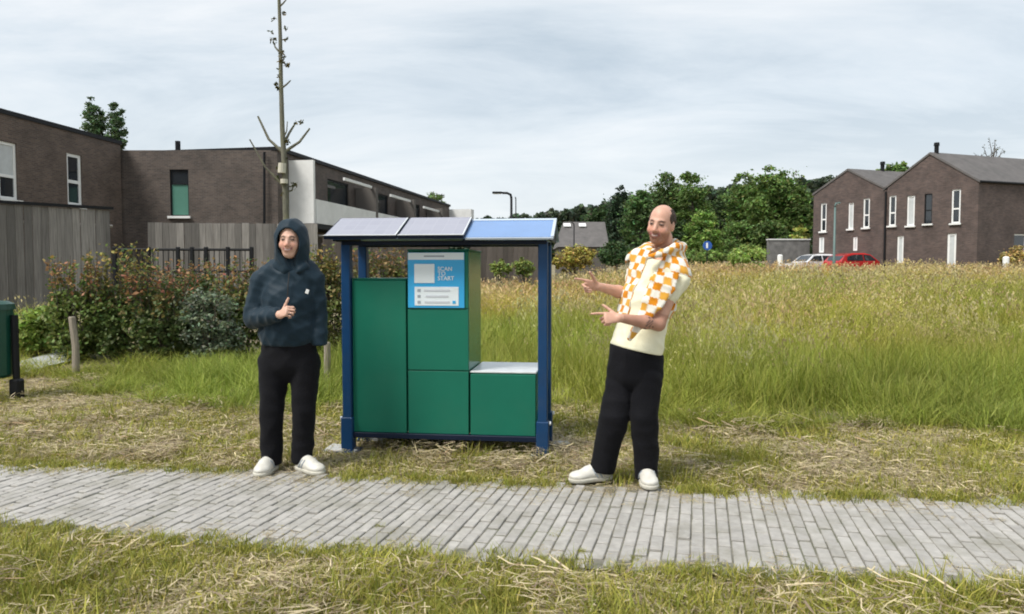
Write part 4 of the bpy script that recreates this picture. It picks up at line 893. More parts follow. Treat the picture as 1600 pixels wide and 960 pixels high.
# ------------------------------------------------------------------ people: smooth volumes turned into one continuous surface
class Vol:
    def __init__(s, lo, hi, h):
        s.lo = np.array(lo, float); s.h = h; s.n = np.ceil((np.array(hi) - s.lo) / h).astype(int) + 1
        s.F = np.full(tuple(s.n), 0.25, np.float32)
    def region(s, lo, hi, mg):
        a = np.clip(np.floor((np.array(lo) - mg - s.lo) / s.h).astype(int), 0, s.n); b_ = np.clip(np.ceil((np.array(hi) + mg - s.lo) / s.h).astype(int) + 1, 0, s.n)
        ax = [s.lo[i] + s.h * np.arange(a[i], b_[i]) for i in range(3)]
        return tuple(slice(a[i], b_[i]) for i in range(3)), ax[0][:, None, None], ax[1][None, :, None], ax[2][None, None, :]
    def put(s, sl, d, k, mode):
        F = s.F[sl]; d = d.astype(np.float32)
        if mode == 'add':
            if k > 0: h = np.maximum(k - np.abs(F - d), 0) / k; s.F[sl] = np.minimum(F, d) - h * h * k * 0.25
            else: s.F[sl] = np.minimum(F, d)
        else:
            d = -d
            if k > 0: h = np.maximum(k - np.abs(F - d), 0) / k; s.F[sl] = np.maximum(F, d) + h * h * k * 0.25
            else: s.F[sl] = np.maximum(F, d)
    def cap(s, a, b_, ra, rb, k=0.02, mode='add'):
        a, b_ = np.array(a, float), np.array(b_, float); r = max(ra, rb)
        sl, x, y, z = s.region(np.minimum(a, b_) - r, np.maximum(a, b_) + r, k + 3 * s.h); d = b_ - a; L2 = d @ d + 1e-12
        t = np.clip(((x - a[0]) * d[0] + (y - a[1]) * d[1] + (z - a[2]) * d[2]) / L2, 0, 1)
        D = np.sqrt((x - a[0] - t * d[0]) ** 2 + (y - a[1] - t * d[1]) ** 2 + (z - a[2] - t * d[2]) ** 2) - (ra + (rb - ra) * t)
        s.put(sl, D, k, mode)
    def chain(s, pts, rs, k=0.02):
        for i in range(len(pts) - 1): s.cap(pts[i], pts[i + 1], rs[i], rs[i + 1], k)
    def ell(s, c, r, Rm=None, k=0.02, mode='add'):
        c = np.array(c, float); r = np.array(r, float); Rm = np.eye(3) if Rm is None else Rm; m = r.max()
        sl, x, y, z = s.region(c - m, c + m, k + 3 * s.h); x, y, z = x - c[0], y - c[1], z - c[2]
        q = [(x * Rm[i][0] + y * Rm[i][1] + z * Rm[i][2]) for i in range(3)]
        k0 = np.sqrt(sum((q[i] / r[i]) ** 2 for i in range(3))); k1 = np.sqrt(sum((q[i] / r[i] ** 2) ** 2 for i in range(3))) + 1e-6
        s.put(sl, k0 * (k0 - 1) / k1, k, mode)
    def ecap(s, a, b_, ra, rb, side, k=0.02, mode='add', caps=True):
        """elliptical cone: radii (side, depth) at both ends, side = direction of the wide axis"""
        a, b_ = np.array(a, float), np.array(b_, float); d = b_ - a; Ln = np.linalg.norm(d); d /= Ln
        sd = np.array(side, float); sd -= d * (sd @ d); sd /= np.linalg.norm(sd); dp = np.cross(d, sd); m = max(*ra, *rb)
        sl, x, y, z = s.region(np.minimum(a, b_) - m, np.maximum(a, b_) + m, k + 3 * s.h); x, y, z = x - a[0], y - a[1], z - a[2]
        t = x * d[0] + y * d[1] + z * d[2]; tc = np.clip(t / Ln, 0, 1); u = x * sd[0] + y * sd[1] + z * sd[2]; v = x * dp[0] + y * dp[1] + z * dp[2]
        ru = ra[0] + (rb[0] - ra[0]) * tc; rv = ra[1] + (rb[1] - ra[1]) * tc
        w = np.maximum(np.maximum(t - Ln, -t), 0); mn = np.minimum(ru, rv)
        k0 = np.sqrt((u / ru) ** 2 + (v / rv) ** 2 + (w / mn) ** 2); k1 = np.sqrt((u / ru ** 2) ** 2 + (v / rv ** 2) ** 2 + (w / mn ** 2) ** 2) + 1e-6
        s.put(sl, k0 * (k0 - 1) / k1, k, mode)
    def half(s, p, n, k=0.0):
        """cut away everything on the side n points to"""
        n = np.array(n, float) / np.linalg.norm(n); sl, x, y, z = s.region(s.lo, s.lo + s.h * s.n, 0)
        s.put(sl, -((x - p[0]) * n[0] + (y - p[1]) * n[1] + (z - p[2]) * n[2]), k, 'cut')
    def wrinkle(s, amp, waves):
        sl, x, y, z = s.region(s.lo, s.lo + s.h * s.n, 0)
        for (w, ph, a) in waves:
            q = x * w[0] + y * w[1] + z * w[2] + ph; q = q + 1.3 * np.sin(x * 11 + z * 7 + ph) + 1.1 * np.sin(y * 13 - z * 9 + 2 * ph)
            s.F += (amp * a * (np.abs(np.sin(q)) * 1.6 - 1.0)).astype(np.float32)
    def mesh(s):
        F = s.F; S = F < 0; C = np.zeros(tuple(np.array(F.shape) - 1), np.int8)
        for i in (0, 1):
            for j in (0, 1):
                for k in (0, 1): C += S[i:F.shape[0] - 1 + i, j:F.shape[1] - 1 + j, k:F.shape[2] - 1 + k]
        mx = (C > 0) & (C < 8); I = np.argwhere(mx); idx = np.full(mx.shape, -1, np.int32); idx[mx] = np.arange(len(I))
        P = np.zeros((len(I), 3)); W = np.zeros(len(I))
        cor = [(i, j, k) for i in (0, 1) for j in (0, 1) for k in (0, 1)]
        for a in cor:
            for b_ in cor:
                if sum(b_) - sum(a) == 1 and all(b_[q] >= a[q] for q in range(3)):
                    fa = F[I[:, 0] + a[0], I[:, 1] + a[1], I[:, 2] + a[2]].astype(float); fb = F[I[:, 0] + b_[0], I[:, 1] + b_[1], I[:, 2] + b_[2]].astype(float)
                    m_ = (fa < 0) != (fb < 0); t = np.where(m_, fa / np.where(m_, fa - fb, 1), 0)
                    P += m_[:, None] * (np.array(a) + t[:, None] * (np.array(b_) - np.array(a))); W += m_
        P = s.lo + s.h * (I + P / W[:, None]); Q = []
        for ax in range(3):
            o1, o2 = [(1, 2), (2, 0), (0, 1)][ax]
            sA = [slice(None)] * 3; sB = [slice(None)] * 3; sA[ax] = slice(0, -1); sB[ax] = slice(1, None)
            A, B_ = S[tuple(sA)], S[tuple(sB)]; E = np.argwhere(A != B_); E = E[(E[:, o1] > 0) & (E[:, o2] > 0) & (E[:, o1] < F.shape[o1] - 1) & (E[:, o2] < F.shape[o2] - 1)]
            ins = A[E[:, 0], E[:, 1], E[:, 2]]
            def cell(d1, d2): e_ = E.copy(); e_[:, o1] += d1; e_[:, o2] += d2; return idx[e_[:, 0], e_[:, 1], e_[:, 2]]
            q = np.stack([cell(-1, -1), cell(0, -1), cell(0, 0), cell(-1, 0)], 1); q[~ins] = q[~ins][:, ::-1]; Q.append(q)
        Q = np.concatenate(Q); return P, Q[(Q >= 0).all(1)]
def relax(P, Q, it=2, lam=0.5):
    n = len(P)
    for _ in range(it):
        acc = np.zeros_like(P); cnt = np.zeros(n)
        for a in range(4):
            for b_ in (1, 3): np.add.at(acc, Q[:, a], P[Q[:, (a + b_) % 4]]); np.add.at(cnt, Q[:, a], 1)
        P = P + lam * (acc / np.maximum(cnt, 1)[:, None] - P)
    return P
def vol_obj(name, vol, mt, parent, cols=None, it=1):
    P, Q = vol.mesh()
    lab = np.arange(len(P)) if name == 'hood' else np.zeros(len(P), int)                      # keep only the largest connected piece
    for _ in range(4000):
        m4 = lab[Q].min(1); new = lab.copy()
        for a in range(4): np.minimum.at(new, Q[:, a], m4)
        new = new[new]
        if (new == lab).all(): break
        lab = new
    u_, cnt = np.unique(lab, return_counts=True); keep = lab == u_[cnt.argmax()]
    if not keep.all(): mp_ = np.cumsum(keep) - 1; Q = mp_[Q[keep[Q].all(1)]]; P = P[keep]
    P = relax(P, Q, it)
    c = None
    if cols is not None: c = np.concatenate([np.clip(cols(P), 0.002, 0.95), np.ones((len(P), 1))], 1)
    o = link(name, np_mesh(name, P, Q, cols=c), mt, parent, True); return o
def frame(fwd, up):
    f = np.array(fwd, float); f /= np.linalg.norm(f); u = np.array(up, float); u -= f * (u @ f); u /= np.linalg.norm(u); return np.array([np.cross(f, u), f, u])   # rows: right, forward, up
def add_head(v, c, Fm, s=1.0):
    c = np.array(c, float); W = lambda x, y, z: c + (Fm[0] * x + Fm[1] * y + Fm[2] * z) * s
    E = lambda p, r, k=0.02, mode='add': v.ell(W(*p), np.array(r) * s, Fm, k, mode)
    E((0, -0.012, 0.035), (0.074, 0.094, 0.086)); E((0, 0.022, -0.03), (0.064, 0.070, 0.086), 0.03); E((0, 0.05, -0.098), (0.034, 0.030, 0.024), 0.03)
    for sg in (-1, 1):
        E((sg * 0.038, 0.058, -0.034), (0.026, 0.024, 0.024), 0.02); E((sg * 0.031, 0.104, 0.006), (0.017, 0.014, 0.011), 0.012, 'cut'); E((sg * 0.031, 0.078, 0.005), (0.013, 0.012, 0.010), 0.004)
        E((sg * 0.075, -0.006, -0.006), (0.010, 0.020, 0.032), 0.008); v.cap(W(sg * 0.012, 0.084, 0.026), W(sg * 0.038, 0.072, 0.027), 0.008 * s, 0.005 * s, 0.014)
    v.cap(W(0, 0.086, 0.012), W(0, 0.108, -0.030), 0.009 * s, 0.013 * s, 0.012)
    for sg in (-1, 1): E((sg * 0.012, 0.096, -0.034), (0.009, 0.010, 0.008), 0.008)
    v.cap(W(-0.022, 0.082, -0.060), W(0.022, 0.082, -0.060), 0.010 * s, 0.010 * s, 0.012); v.cap(W(-0.016, 0.084, -0.073), W(0.016, 0.084, -0.073), 0.008 * s, 0.008 * s, 0.01)
def skin_cols(c, Fm, s, base, stubble=0.0, brow=(0.06, 0.035, 0.02), smile=1.0):
    base = np.array(base)
    def f(P):
        L = ((P - np.array(c)) @ Fm.T) / s; x, y, z = L[:, 0], L[:, 1], L[:, 2]; n = len(P)
        col = np.tile(base, (n, 1)) * (1 + 0.06 * np.sin(P[:, 0] * 90 + P[:, 2] * 70) * np.sin(P[:, 1] * 80 + 1)[:])[:, None]
        hd = (np.abs(L) < 0.15).all(1); fr = hd & (y > 0.03)
        def mixc(m, c2): nonlocal col; m = np.clip(m, 0, 1)[:, None]; col = col * (1 - m) + np.array(c2) * m
        g = lambda cx, cz, rx, rz: np.exp(-(((np.abs(x) - cx) / rx) ** 2 + ((z - cz) / rz) ** 2)) * fr
        mixc(0.45 * g(0.04, -0.03, 0.026, 0.022), base * np.array((1.05, 0.62, 0.55))); mixc(0.4 * np.exp(-((x / 0.018) ** 2 + ((z + 0.028) / 0.016) ** 2)) * (fr & (y > 0.09)), base * np.array((1.0, 0.6, 0.52)))
        if stubble: mixc(stubble * hd * np.clip((-0.036 - z - 0.25 * np.maximum(0, 0.03 - np.abs(x))) / 0.016, 0, 1) * np.clip((y + 0.01) / 0.02, 0, 1) * (z > -0.16), base * np.array((0.36, 0.29, 0.27))); mixc(0.8 * stubble * np.exp(-(((np.abs(x)) / 0.026) ** 4 + ((z + 0.047) / 0.006) ** 2)) * fr, base * np.array((0.36, 0.29, 0.27)))
        mz = -0.066 + smile * 0.012 * (x / 0.03) ** 2; ad = np.abs(x) < 0.034
        mixc(0.92 * np.exp(-((z - mz) / 0.012) ** 2) * (fr & ad & (y > 0.05)), (0.22, 0.06, 0.055))
        mixc(0.62 * np.exp(-((z - mz - 0.001) / 0.0040) ** 4) * (fr & (np.abs(x) < 0.020) & (y > 0.05)), (0.66, 0.60, 0.54))
        mixc(0.97 * np.exp(-(((np.abs(x) - 0.031) / 0.018) ** 4 + ((z - 0.0265 + 0.22 * np.abs(np.abs(x) - 0.03)) / 0.0062) ** 2)) * fr, brow)  # brow drawn low, its colour also stands in for eye-socket shade
        mixc(1.0 * np.exp(-(((np.abs(x) - 0.031) / 0.015) ** 4 + ((z - 0.006) / 0.0082) ** 2)) * fr, (0.016, 0.011, 0.010))  # dark eye, spread taller to carry socket shade as well
        return col
    return f
def add_hand(v, wrist, f, n, thumb_side, fingers, thumb, s=1.0):
    """f = direction of the knuckles, n = palm normal (fingers curl towards it), thumb_side = +1/-1 along cross(f, n).
    fingers = four curl triples (degrees), thumb = (out, forward, palm) direction weights"""
    f = np.array(f, float); f /= np.linalg.norm(f); n = np.array(n, float); n -= f * (n @ f); n /= np.linalg.norm(n); sd = np.cross(f, n) * thumb_side; w = np.array(wrist, float)
    W = lambda a, b_, c: w + (f * a + sd * b_ + n * c) * s
    v.ecap(W(0.01, 0, 0), W(0.085, 0.002, 0), (0.030 * s, 0.016 * s), (0.041 * s, 0.013 * s), sd, 0.012)
    lens = [(0.043, 0.026, 0.021), (0.047, 0.030, 0.022), (0.044, 0.028, 0.021), (0.034, 0.021, 0.018)]
    for i in range(4):
        p = W(0.088 - 0.006 * abs(i - 1.2), 0.031 - 0.0205 * i, 0.0); ang = 0.0; spread = (0.5 - i / 3) * 0.16
        r = 0.0088 * s if i < 3 else 0.0076 * s
        base = W(0.06, 0.026 - 0.018 * i, 0); v.cap(base, p, r * 1.1, r, 0.006)
        for j in range(3):
            ang += R(fingers[i][j]); d = f * math.cos(ang) + n * math.sin(ang) + sd * spread * math.cos(ang); d /= np.linalg.norm(d); q = p + d * lens[i][j] * s
            v.cap(p, q, r * (1 - 0.08 * j), r * (1 - 0.08 * (j + 1)), 0.003); p = q
    p = W(0.025, 0.024, 0.004); d1 = f * thumb[1] + sd * thumb[0] + n * thumb[2]; d1 /= np.linalg.norm(d1); q = p + d1 * 0.042 * s; v.cap(p, q, 0.0135 * s, 0.0105 * s, 0.010)
    d2 = d1 + f * 0.15; d2 /= np.linalg.norm(d2); q2 = q + d2 * 0.030 * s; v.cap(q, q2, 0.0105 * s, 0.0095 * s, 0.004); v.cap(q2, q2 + d2 * 0.022 * s, 0.0095 * s, 0.008 * s, 0.004)
def skin_mat(name, sss=0.04):
    m, n, l, b = new_mat(name); va = n.new('ShaderNodeVertexColor'); va.layer_name = 'Col'; l.new(va.outputs[0], b.inputs['Base Color']); b.inputs['Roughness'].default_value = 0.5
    b.inputs['Subsurface Weight'].default_value = sss; b.inputs['Subsurface Radius'].default_value = (0.012, 0.005, 0.003); b.inputs['Subsurface Scale'].default_value = 0.5; b.inputs['Specular IOR Level'].default_value = 0.35
    return m
M['skin'] = skin_mat('skin')
def cloth(name, col, rough=0.85, var=0.12, bump=0.35, bs=90, sheen=0.15):
    m = mat(name, col, rough, var, 14, bump=bump, bscale=bs, spec=0.2); b = m.node_tree.nodes['Principled BSDF']; b.inputs['Sheen Weight'].default_value = sheen; return m
M['jacket'] = cloth('teal_jacket', (0.0068, 0.0205, 0.033), 0.6, 0.05, 0.15, sheen=0.08); M['black'] = cloth('black_cotton', (0.0036, 0.0036, 0.0055), sheen=0.03); M['cream'] = cloth('cream_jersey', (0.78, 0.75, 0.56), 0.9, 0.05, 0.2)
M['shoe'] = mat('white_leather', (0.62, 0.60, 0.54), 0.5, 0.08, 20, dirt=(0.35, 0.32, 0.26), dirt_amt=0.35, dirt_scale=14); M['sole'] = mat('sole_rubber', (0.50, 0.48, 0.41), 0.7, 0.1, 20, dirt=(0.2, 0.18, 0.14), dirt_amt=0.5, dirt_scale=16)
M['darkred'] = mat('dark_red_knit', (0.06, 0.012, 0.012), 0.9, 0.2, 60)
M['hair'] = mat('brown_hair', (0.045, 0.026, 0.015), 0.7, 0.35, 50, stretch=(1, 1, 0.3), bump=0.5, bscale=200)
FEET = []
def add_shoe(parent, heel, direction, L_=0.285, wid=0.052, tilt=0.0):
    d = np.array((*direction, 0.0)); d /= np.linalg.norm(d); sd = np.array((-d[1], d[0], 0)); h = np.array(heel, float); W = lambda a, b_, z: h + d * a + sd * b_ + np.array((0, 0, z))
    lo, hi = np.minimum(W(-0.06, -0.1, 0), W(L_ + 0.05, 0.1, 0)) - 0.08, np.maximum(W(-0.06, -0.1, 0), W(L_ + 0.05, 0.1, 0)) + 0.08; lo[2] = h[2] - 0.03; hi[2] = h[2] + 0.20
    v = Vol(lo, hi, 0.005); Fm = np.array([sd, d, (0, 0, 1)]); c_ = W(L_ * 0.45, 0, 0); FEET.append((c_[0], c_[1]))
    v.ell(W(0.055, 0, 0.055), (wid * 0.85, 0.06, 0.055), Fm, 0.03); v.ell(W(0.13, 0, 0.055), (wid * 0.92, 0.085, 0.048), Fm, 0.03); v.ell(W(L_ - 0.072, 0.004, 0.042), (wid, 0.072, 0.034), Fm, 0.03)
    v.cap(W(0.05, 0, 0.06), W(0.045, 0, 0.115), 0.043, 0.045, 0.02); v.cap(W(0.09, 0, 0.085), W(0.17, 0, 0.068), 0.034, 0.030, 0.02)
    v.half(W(0, 0, 0.022), (0, 0, -1), 0.004); sh = vol_obj('shoe', v, M['shoe'], parent)
    v = Vol(lo, hi, 0.005); v.ell(W(0.055, 0, 0.02), (wid * 0.95, 0.066, 0.06), Fm, 0.02); v.ell(W(0.14, 0, 0.02), (wid * 0.95, 0.10, 0.06), Fm, 0.03); v.ell(W(L_ - 0.075, 0.004, 0.02), (wid * 1.08, 0.08, 0.05), Fm, 0.03)
    v.half(W(0, 0, 0.030), (0, 0, 1), 0.004); v.half(W(0, 0, 0.0), (0, 0, -1), 0.006); vol_obj('sole', v, M['sole'], sh)
    for k in range(4):
        mb = MB(); a = 0.118 + 0.02 * k; z = 0.112 - 0.0062 * k; mb.tube([W(a, -0.026, z - 0.010), W(a, 0, z), W(a, 0.026, z - 0.010)], 0.0042, 5); link('lace', mb, M['signpale'], sh)
    for sg in (-1, 1):
        for k in range(2):
            mb = MB(); mb.tube([W(0.085 + 0.03 * k, sg * wid * 0.93, 0.034), W(0.105 + 0.03 * k, sg * wid * 0.93, 0.062), W(0.120 + 0.03 * k, sg * wid * 0.70, 0.090)], 0.0055, 5); link('stripe', mb, M['signgrey'], sh)
    mb = MB(); mb.tube([W(-0.004, 0, 0.05), W(-0.002, 0, 0.10)], 0.012, 6); link('heel_tab', mb, M['signgrey'], sh)
    return sh
WV = [((21, 9, 15), 0.3, 1), ((-27, 12, 19), 1.9, 0.9), ((34, -17, 9), 4.1, 0.6), ((12, 20, 44), 2.6, 0.35)]
WT = [((16, 9, 7), 0.5, 1), ((-13, 10, 17), 1.2, 0.7), ((9, 20, 26), 3.1, 0.4)]

# ---- person with hood up (left)
DA = 5.11
def A(px, py, dy=0.0): return at(px, py, DA + dy)
gA = 0.0
hc = A(454, 376, -0.02); FA = frame((0.05, -1, -0.03), (0.02, 0, 1)); HS = 0.98
v = Vol(A(365, 350, 0)[[0, 1, 2]] * [1, 1, 0] + [-0.02, -0.45, -0.05], [A(540, 350)[0], DA + 0.4, 1.86], 0.0044)
add_head(v, hc, FA, HS)
v.cap(A(455, 392, 0.03), A(456, 418, 0.04), 0.052, 0.058, 0.03)
v.ecap(A(455, 436, 0.03), A(454, 470, 0.03), (0.17, 0.085), (0.15, 0.10), (1, 0, 0), 0.06); v.ecap(A(454, 470, 0.03), A(452, 540, 0.03), (0.145, 0.095), (0.145, 0.095), (1, 0, 0), 0.05)
# arms
Ls, Le, Lw = A(408, 436, 0.03), A(397, 498, 0.0), A(438, 492, -0.21)
Rs, Re, Rw = A(492, 436, 0.03), A(497, 494, 0.05), A(497, 530, 0.0)
v.chain([Ls, Le, Lw], [0.052, 0.042, 0.028], 0.03); v.chain([Rs, Re, Rw], [0.052, 0.042, 0.028], 0.03)
add_hand(v, Lw, (0.62, -0.55, 0.30), (0.70, 0.35, -0.2), 1, [(55, 75, 45), (62, 80, 45), (65, 80, 45), (68, 80, 45)], (0.85, 0.45, 0.0), 0.95)
kL, kR = A(424, 640, -0.02), A(474, 636, -0.01); aL, aR = A(424, 722, 0.0), A(472, 716, 0.02)
hL, hR = A(430, 560, 0.03), A(476, 560, 0.03)
v.chain([hL, kL, aL], [0.062, 0.045, 0.036], 0.015); v.chain([hR, kR, aR], [0.062, 0.045, 0.036], 0.015); v.ecap(A(453, 540, 0.03), A(453, 558, 0.03), (0.13, 0.085), (0.12, 0.08), (1, 0, 0), 0.03)
pa = vol_obj('person', v, M['skin'], None, skin_cols(hc, FA, HS, (0.60, 0.37, 0.28), brow=(0.05, 0.028, 0.018)), it=1)
tag(pa, 'person in dark teal hooded jacket and black trousers giving a thumbs-up', 'person')
# jacket
v = Vol([A(365, 350)[0], DA - 0.42, 0.80], [A(540, 350)[0], DA + 0.42, 1.56], 0.007)
v.ecap(A(455, 432, 0.03), A(453, 470, 0.03), (0.185, 0.11), (0.18, 0.145), (1, 0, 0), 0.06); v.ecap(A(452, 470, 0.03), A(450, 518, 0.02), (0.18, 0.15), (0.195, 0.155), (1, 0, 0), 0.05); v.ecap(A(450, 518, 0.02), A(450, 531, 0.02), (0.195, 0.15), (0.18, 0.135), (1, 0, 0), 0.03)
v.cap(A(434, 422, 0.05), A(412, 436, 0.03), 0.078, 0.076, 0.05); v.cap(A(478, 422, 0.05), A(490, 436, 0.03), 0.078, 0.074, 0.05)
v.chain([A(409, 440, 0.03), A(401, 470, 0.02), Le, (Le + Lw) / 2 + [0, 0, 0.0], Lw * 0.85 + Le * 0.15], [0.074, 0.072, 0.072, 0.062, 0.050], 0.010)
v.chain([A(491, 440, 0.03), A(495, 470, 0.04), Re, A(498, 520, 0.02), A(499, 542, 0.0)], [0.072, 0.068, 0.064, 0.060, 0.054], 0.008)
v.wrinkle(0.0042, WV); v.cap(A(425, 505, -0.1), A(402, 520, -0.05), 0.006, 0.006, 0.02, 'cut')
v.half(A(453, 540, 0), (0.0, 0.0, -1), 0.012); v.ell(A(456, 404, -0.06), (0.062, 0.09, 0.08), None, 0.02, 'cut')
jk = vol_obj('jacket', v, M['jacket'], pa)
# hood: shell open at the face
v = Vol(A(410, 446, -0.24), A(505, 325, 0.22), 0.006)
v.ell(hc + [0, 0.03, 0.018], (0.110, 0.135, 0.138), None, 0.03); v.ecap(hc + [0, 0.03, -0.05], A(456, 420, 0.04), (0.107, 0.12), (0.13, 0.11), (1, 0, 0), 0.05); v.cap(A(434, 418, -0.03), A(446, 424, -0.06), 0.03, 0.024, 0.03); v.cap(A(477, 418, -0.03), A(466, 424, -0.06), 0.03, 0.024, 0.03)
v.wrinkle(0.003, WV); v.ell(hc + [0, 0.012, 0.0], (0.094, 0.11, 0.128), None, 0.0, 'cut'); v.ell(hc + [0.003, -0.13, -0.03], (0.078, 0.16, 0.112), None, 0.012, 'cut'); v.ecap(hc + [0.0, -0.10, -0.08], A(456, 428, -0.14), (0.058, 0.09), (0.020, 0.08), (1, 0, 0), 0.01, 'cut')
vol_obj('hood', v, M['jacket'], jk)
v = Vol(A(430, 440, -0.2), A(480, 392, 0.2), 0.006); v.cap(A(455, 410, 0.02), A(455, 422, 0.02), 0.064, 0.075, 0.02); v.ell(A(455, 402, 0.0), (0.08, 0.1, 0.022), None, 0.0, 'cut'); vol_obj('collar', v, M['darkred'], pa)
mb = MB(); q = A(480, 456, -0.135); mb.box(q, (0.022, 0.006, 0.030), Matrix.Rotation(R(20), 3, 'Y'), bev=0.002); link('badge', mb, M['sill'], jk)
# the hand's side pocket seam and placket
mb = MB(); mb.tube([A(452, 426, -0.10), A(450, 445, -0.128), A(449, 470, -0.136)], 0.004, 5); link('placket', mb, M['rubber'], jk)
# trousers
v = Vol([A(390, 600)[0], DA - 0.3, 0.03], [A(515, 600)[0], DA + 0.32, 1.0], 0.007)
v.ecap(A(452, 528, 0.02), A(452, 566, 0.03), (0.185, 0.125), (0.20, 0.125), (1, 0, 0), 0.03)
v.chain([A(428, 566, 0.03), A(425, 640, 0.0), A(424, 700, 0.02), A(424, 723, 0.02)], [0.108, 0.082, 0.074, 0.070], 0.012); v.chain([A(477, 566, 0.03), A(475, 640, 0.0), A(473, 695, 0.03), A(472, 714, 0.03)], [0.106, 0.080, 0.076, 0.072], 0.012)
v.cap(A(452, 575, 0.03), A(452, 583, 0.03), 0.07, 0.06, 0.03); v.wrinkle(0.0034, WT); v.half(A(453, 529, 0), (0, 0, 1), 0.01); v.half(A(453, 727, 0), (0, 0, -1), 0.012)
vol_obj('trousers', v, M['black'], pa)
q = A(424, 723, 0.02); add_shoe(pa, (q[0], q[1] + 0.06, 0.012), (-0.10, -1), 0.27, 0.056); q = A(470, 716, 0.02); add_shoe(pa, (q[0] - 0.03, q[1] + 0.04, 0.012), (0.74, -0.67), 0.29, 0.056)

# ---- person pointing at the locker (right)
DB = 4.80
def Bp(px, py, dy=0.0): return at(px, py, DB + dy)
hc = Bp(1033, 351, -0.02); FB = frame((-0.52, -0.84, -0.10), (0.20, 0.02, 1)); HS = 1.03
v = Vol([Bp(885, 400)[0], DB - 0.5, -0.02], [Bp(1100, 400)[0], DB + 0.45, 1.95], 0.0044)
add_head(v, hc, FB, HS)
v.cap(Bp(1037, 372, 0.02), Bp(1036, 405, 0.03), 0.056, 0.062, 0.03)
SD = np.array((0.80, -0.55, 0.0))          # across the shoulders (his right shoulder is farther away and left in the picture)
SD = np.array((0.78, 0.0, 0.0)) + np.array((0, 0.55, 0)) * -1
v.ecap(Bp(1026, 428, 0.02), Bp(1012, 480, 0.02), (0.16, 0.085), (0.145, 0.10), SD, 0.06); v.ecap(Bp(1012, 480, 0.02), Bp(995, 548, 0.02), (0.14, 0.10), (0.14, 0.10), SD, 0.05)
ls, le, lw = Bp(1055, 432, -0.10), Bp(1029, 507, -0.17), Bp(968, 497, -0.28)
rs_, re, rw = Bp(998, 414, 0.14), Bp(982, 460, 0.14), Bp(935, 448, -0.02)
v.chain([ls, le], [0.054, 0.041], 0.03); v.chain([le, le * 0.65 + lw * 0.35, lw], [0.040, 0.041, 0.026], 0.02)
v.chain([rs_, re], [0.052, 0.040], 0.03); v.chain([re, re * 0.65 + rw * 0.35, rw], [0.039, 0.040, 0.026], 0.02)
add_hand(v, lw, (-0.97, -0.10, -0.02), (0.10, 0.85, -0.35), -1, [(6, 8, 6), (62, 70, 40), (68, 76, 45), (70, 76, 45)], (0.75, 0.65, 0.1), 1.0)
add_hand(v, rw, (-0.95, -0.25, 0.10), (0.30, -0.85, -0.35), 1, [(-4, 8, 6), (45, 60, 40), (60, 72, 45), (66, 76, 45)], (0.80, 0.60, 0.1), 1.0)
v.chain([Bp(975, 570, 0.06), Bp(952, 655, -0.02), Bp(940, 730, 0.04)], [0.075, 0.052, 0.04], 0.03); v.chain([Bp(1012, 570, -0.02), Bp(1012, 660, -0.03), Bp(1010, 742, 0.0)], [0.070, 0.050, 0.04], 0.03)
v.ecap(Bp(994, 552, 0.02), Bp(994, 585, 0.02), (0.14, 0.095), (0.13, 0.09), SD, 0.05)
pb = vol_obj('person', v, M['skin'], None, None, it=1)
_P = np.empty(len(pb.data.vertices) * 3, np.float32); pb.data.vertices.foreach_get('co', _P); _P = _P.reshape(-1, 3).astype(float)
cB = skin_cols(hc, FB, HS, (0.58, 0.335, 0.245), stubble=0.75, brow=(0.025, 0.014, 0.010))(_P)
# forearm ink and hair on the nearer arm
t_ = np.clip(((_P - le) @ (lw - le)) / ((lw - le) @ (lw - le)), -0.6, 1.2); on = (np.linalg.norm(_P - (le + t_[:, None] * (lw - le)), axis=1) < 0.075) & (_P[:, 1] < DB - 0.1)
cB[on & (t_ < 0.95)] *= (0.74, 0.68, 0.66); ink = on & (np.abs(t_ - 0.30) < 0.11) & (np.sin(_P[:, 0] * 150 + 3 * np.sin(_P[:, 2] * 90)) * np.sin(_P[:, 2] * 170 + 2 * np.sin(_P[:, 0] * 70)) > 0.15); cB[ink] = cB[ink] * 0.35 + 0.02
a = pb.data.color_attributes.new('Col', 'FLOAT_COLOR', 'POINT'); a.data.foreach_set('color', np.concatenate([cB, np.ones((len(cB), 1))], 1).astype(np.float32).ravel())
tag(pb, 'balding person in cream T-shirt and checked overshirt pointing at the locker', 'person')
# hair: crescent round the back and sides
v = Vol(hc - 0.2, hc + 0.2, 0.005); Wh = lambda x, y, z: hc + (FB[0] * x + FB[1] * y + FB[2] * z) * HS
v.ell(Wh(0, -0.018, 0.028), np.array((0.082, 0.097, 0.089)) * HS, FB, 0.0); v.wrinkle(0.002, [((60, 90, 30), 0.3, 1), ((-80, 40, 50), 1.0, 1)]); v.ell(Wh(0, 0.085, 0.060), np.array((0.066, 0.118, 0.10)) * HS, FB, 0.01, 'cut'); v.ell(Wh(0, 0.09, -0.05), np.array((0.16, 0.105, 0.10)) * HS, FB, 0.01, 'cut'); v.half(Wh(0, 0, -0.055), -FB[2], 0.01)
for sg in (-1, 1): v.ell(Wh(sg * 0.085, -0.004, -0.008), np.array((0.03, 0.024, 0.036)) * HS, FB, 0.005, 'cut')
vol_obj('hair', v, M['hair'], pb, it=1)
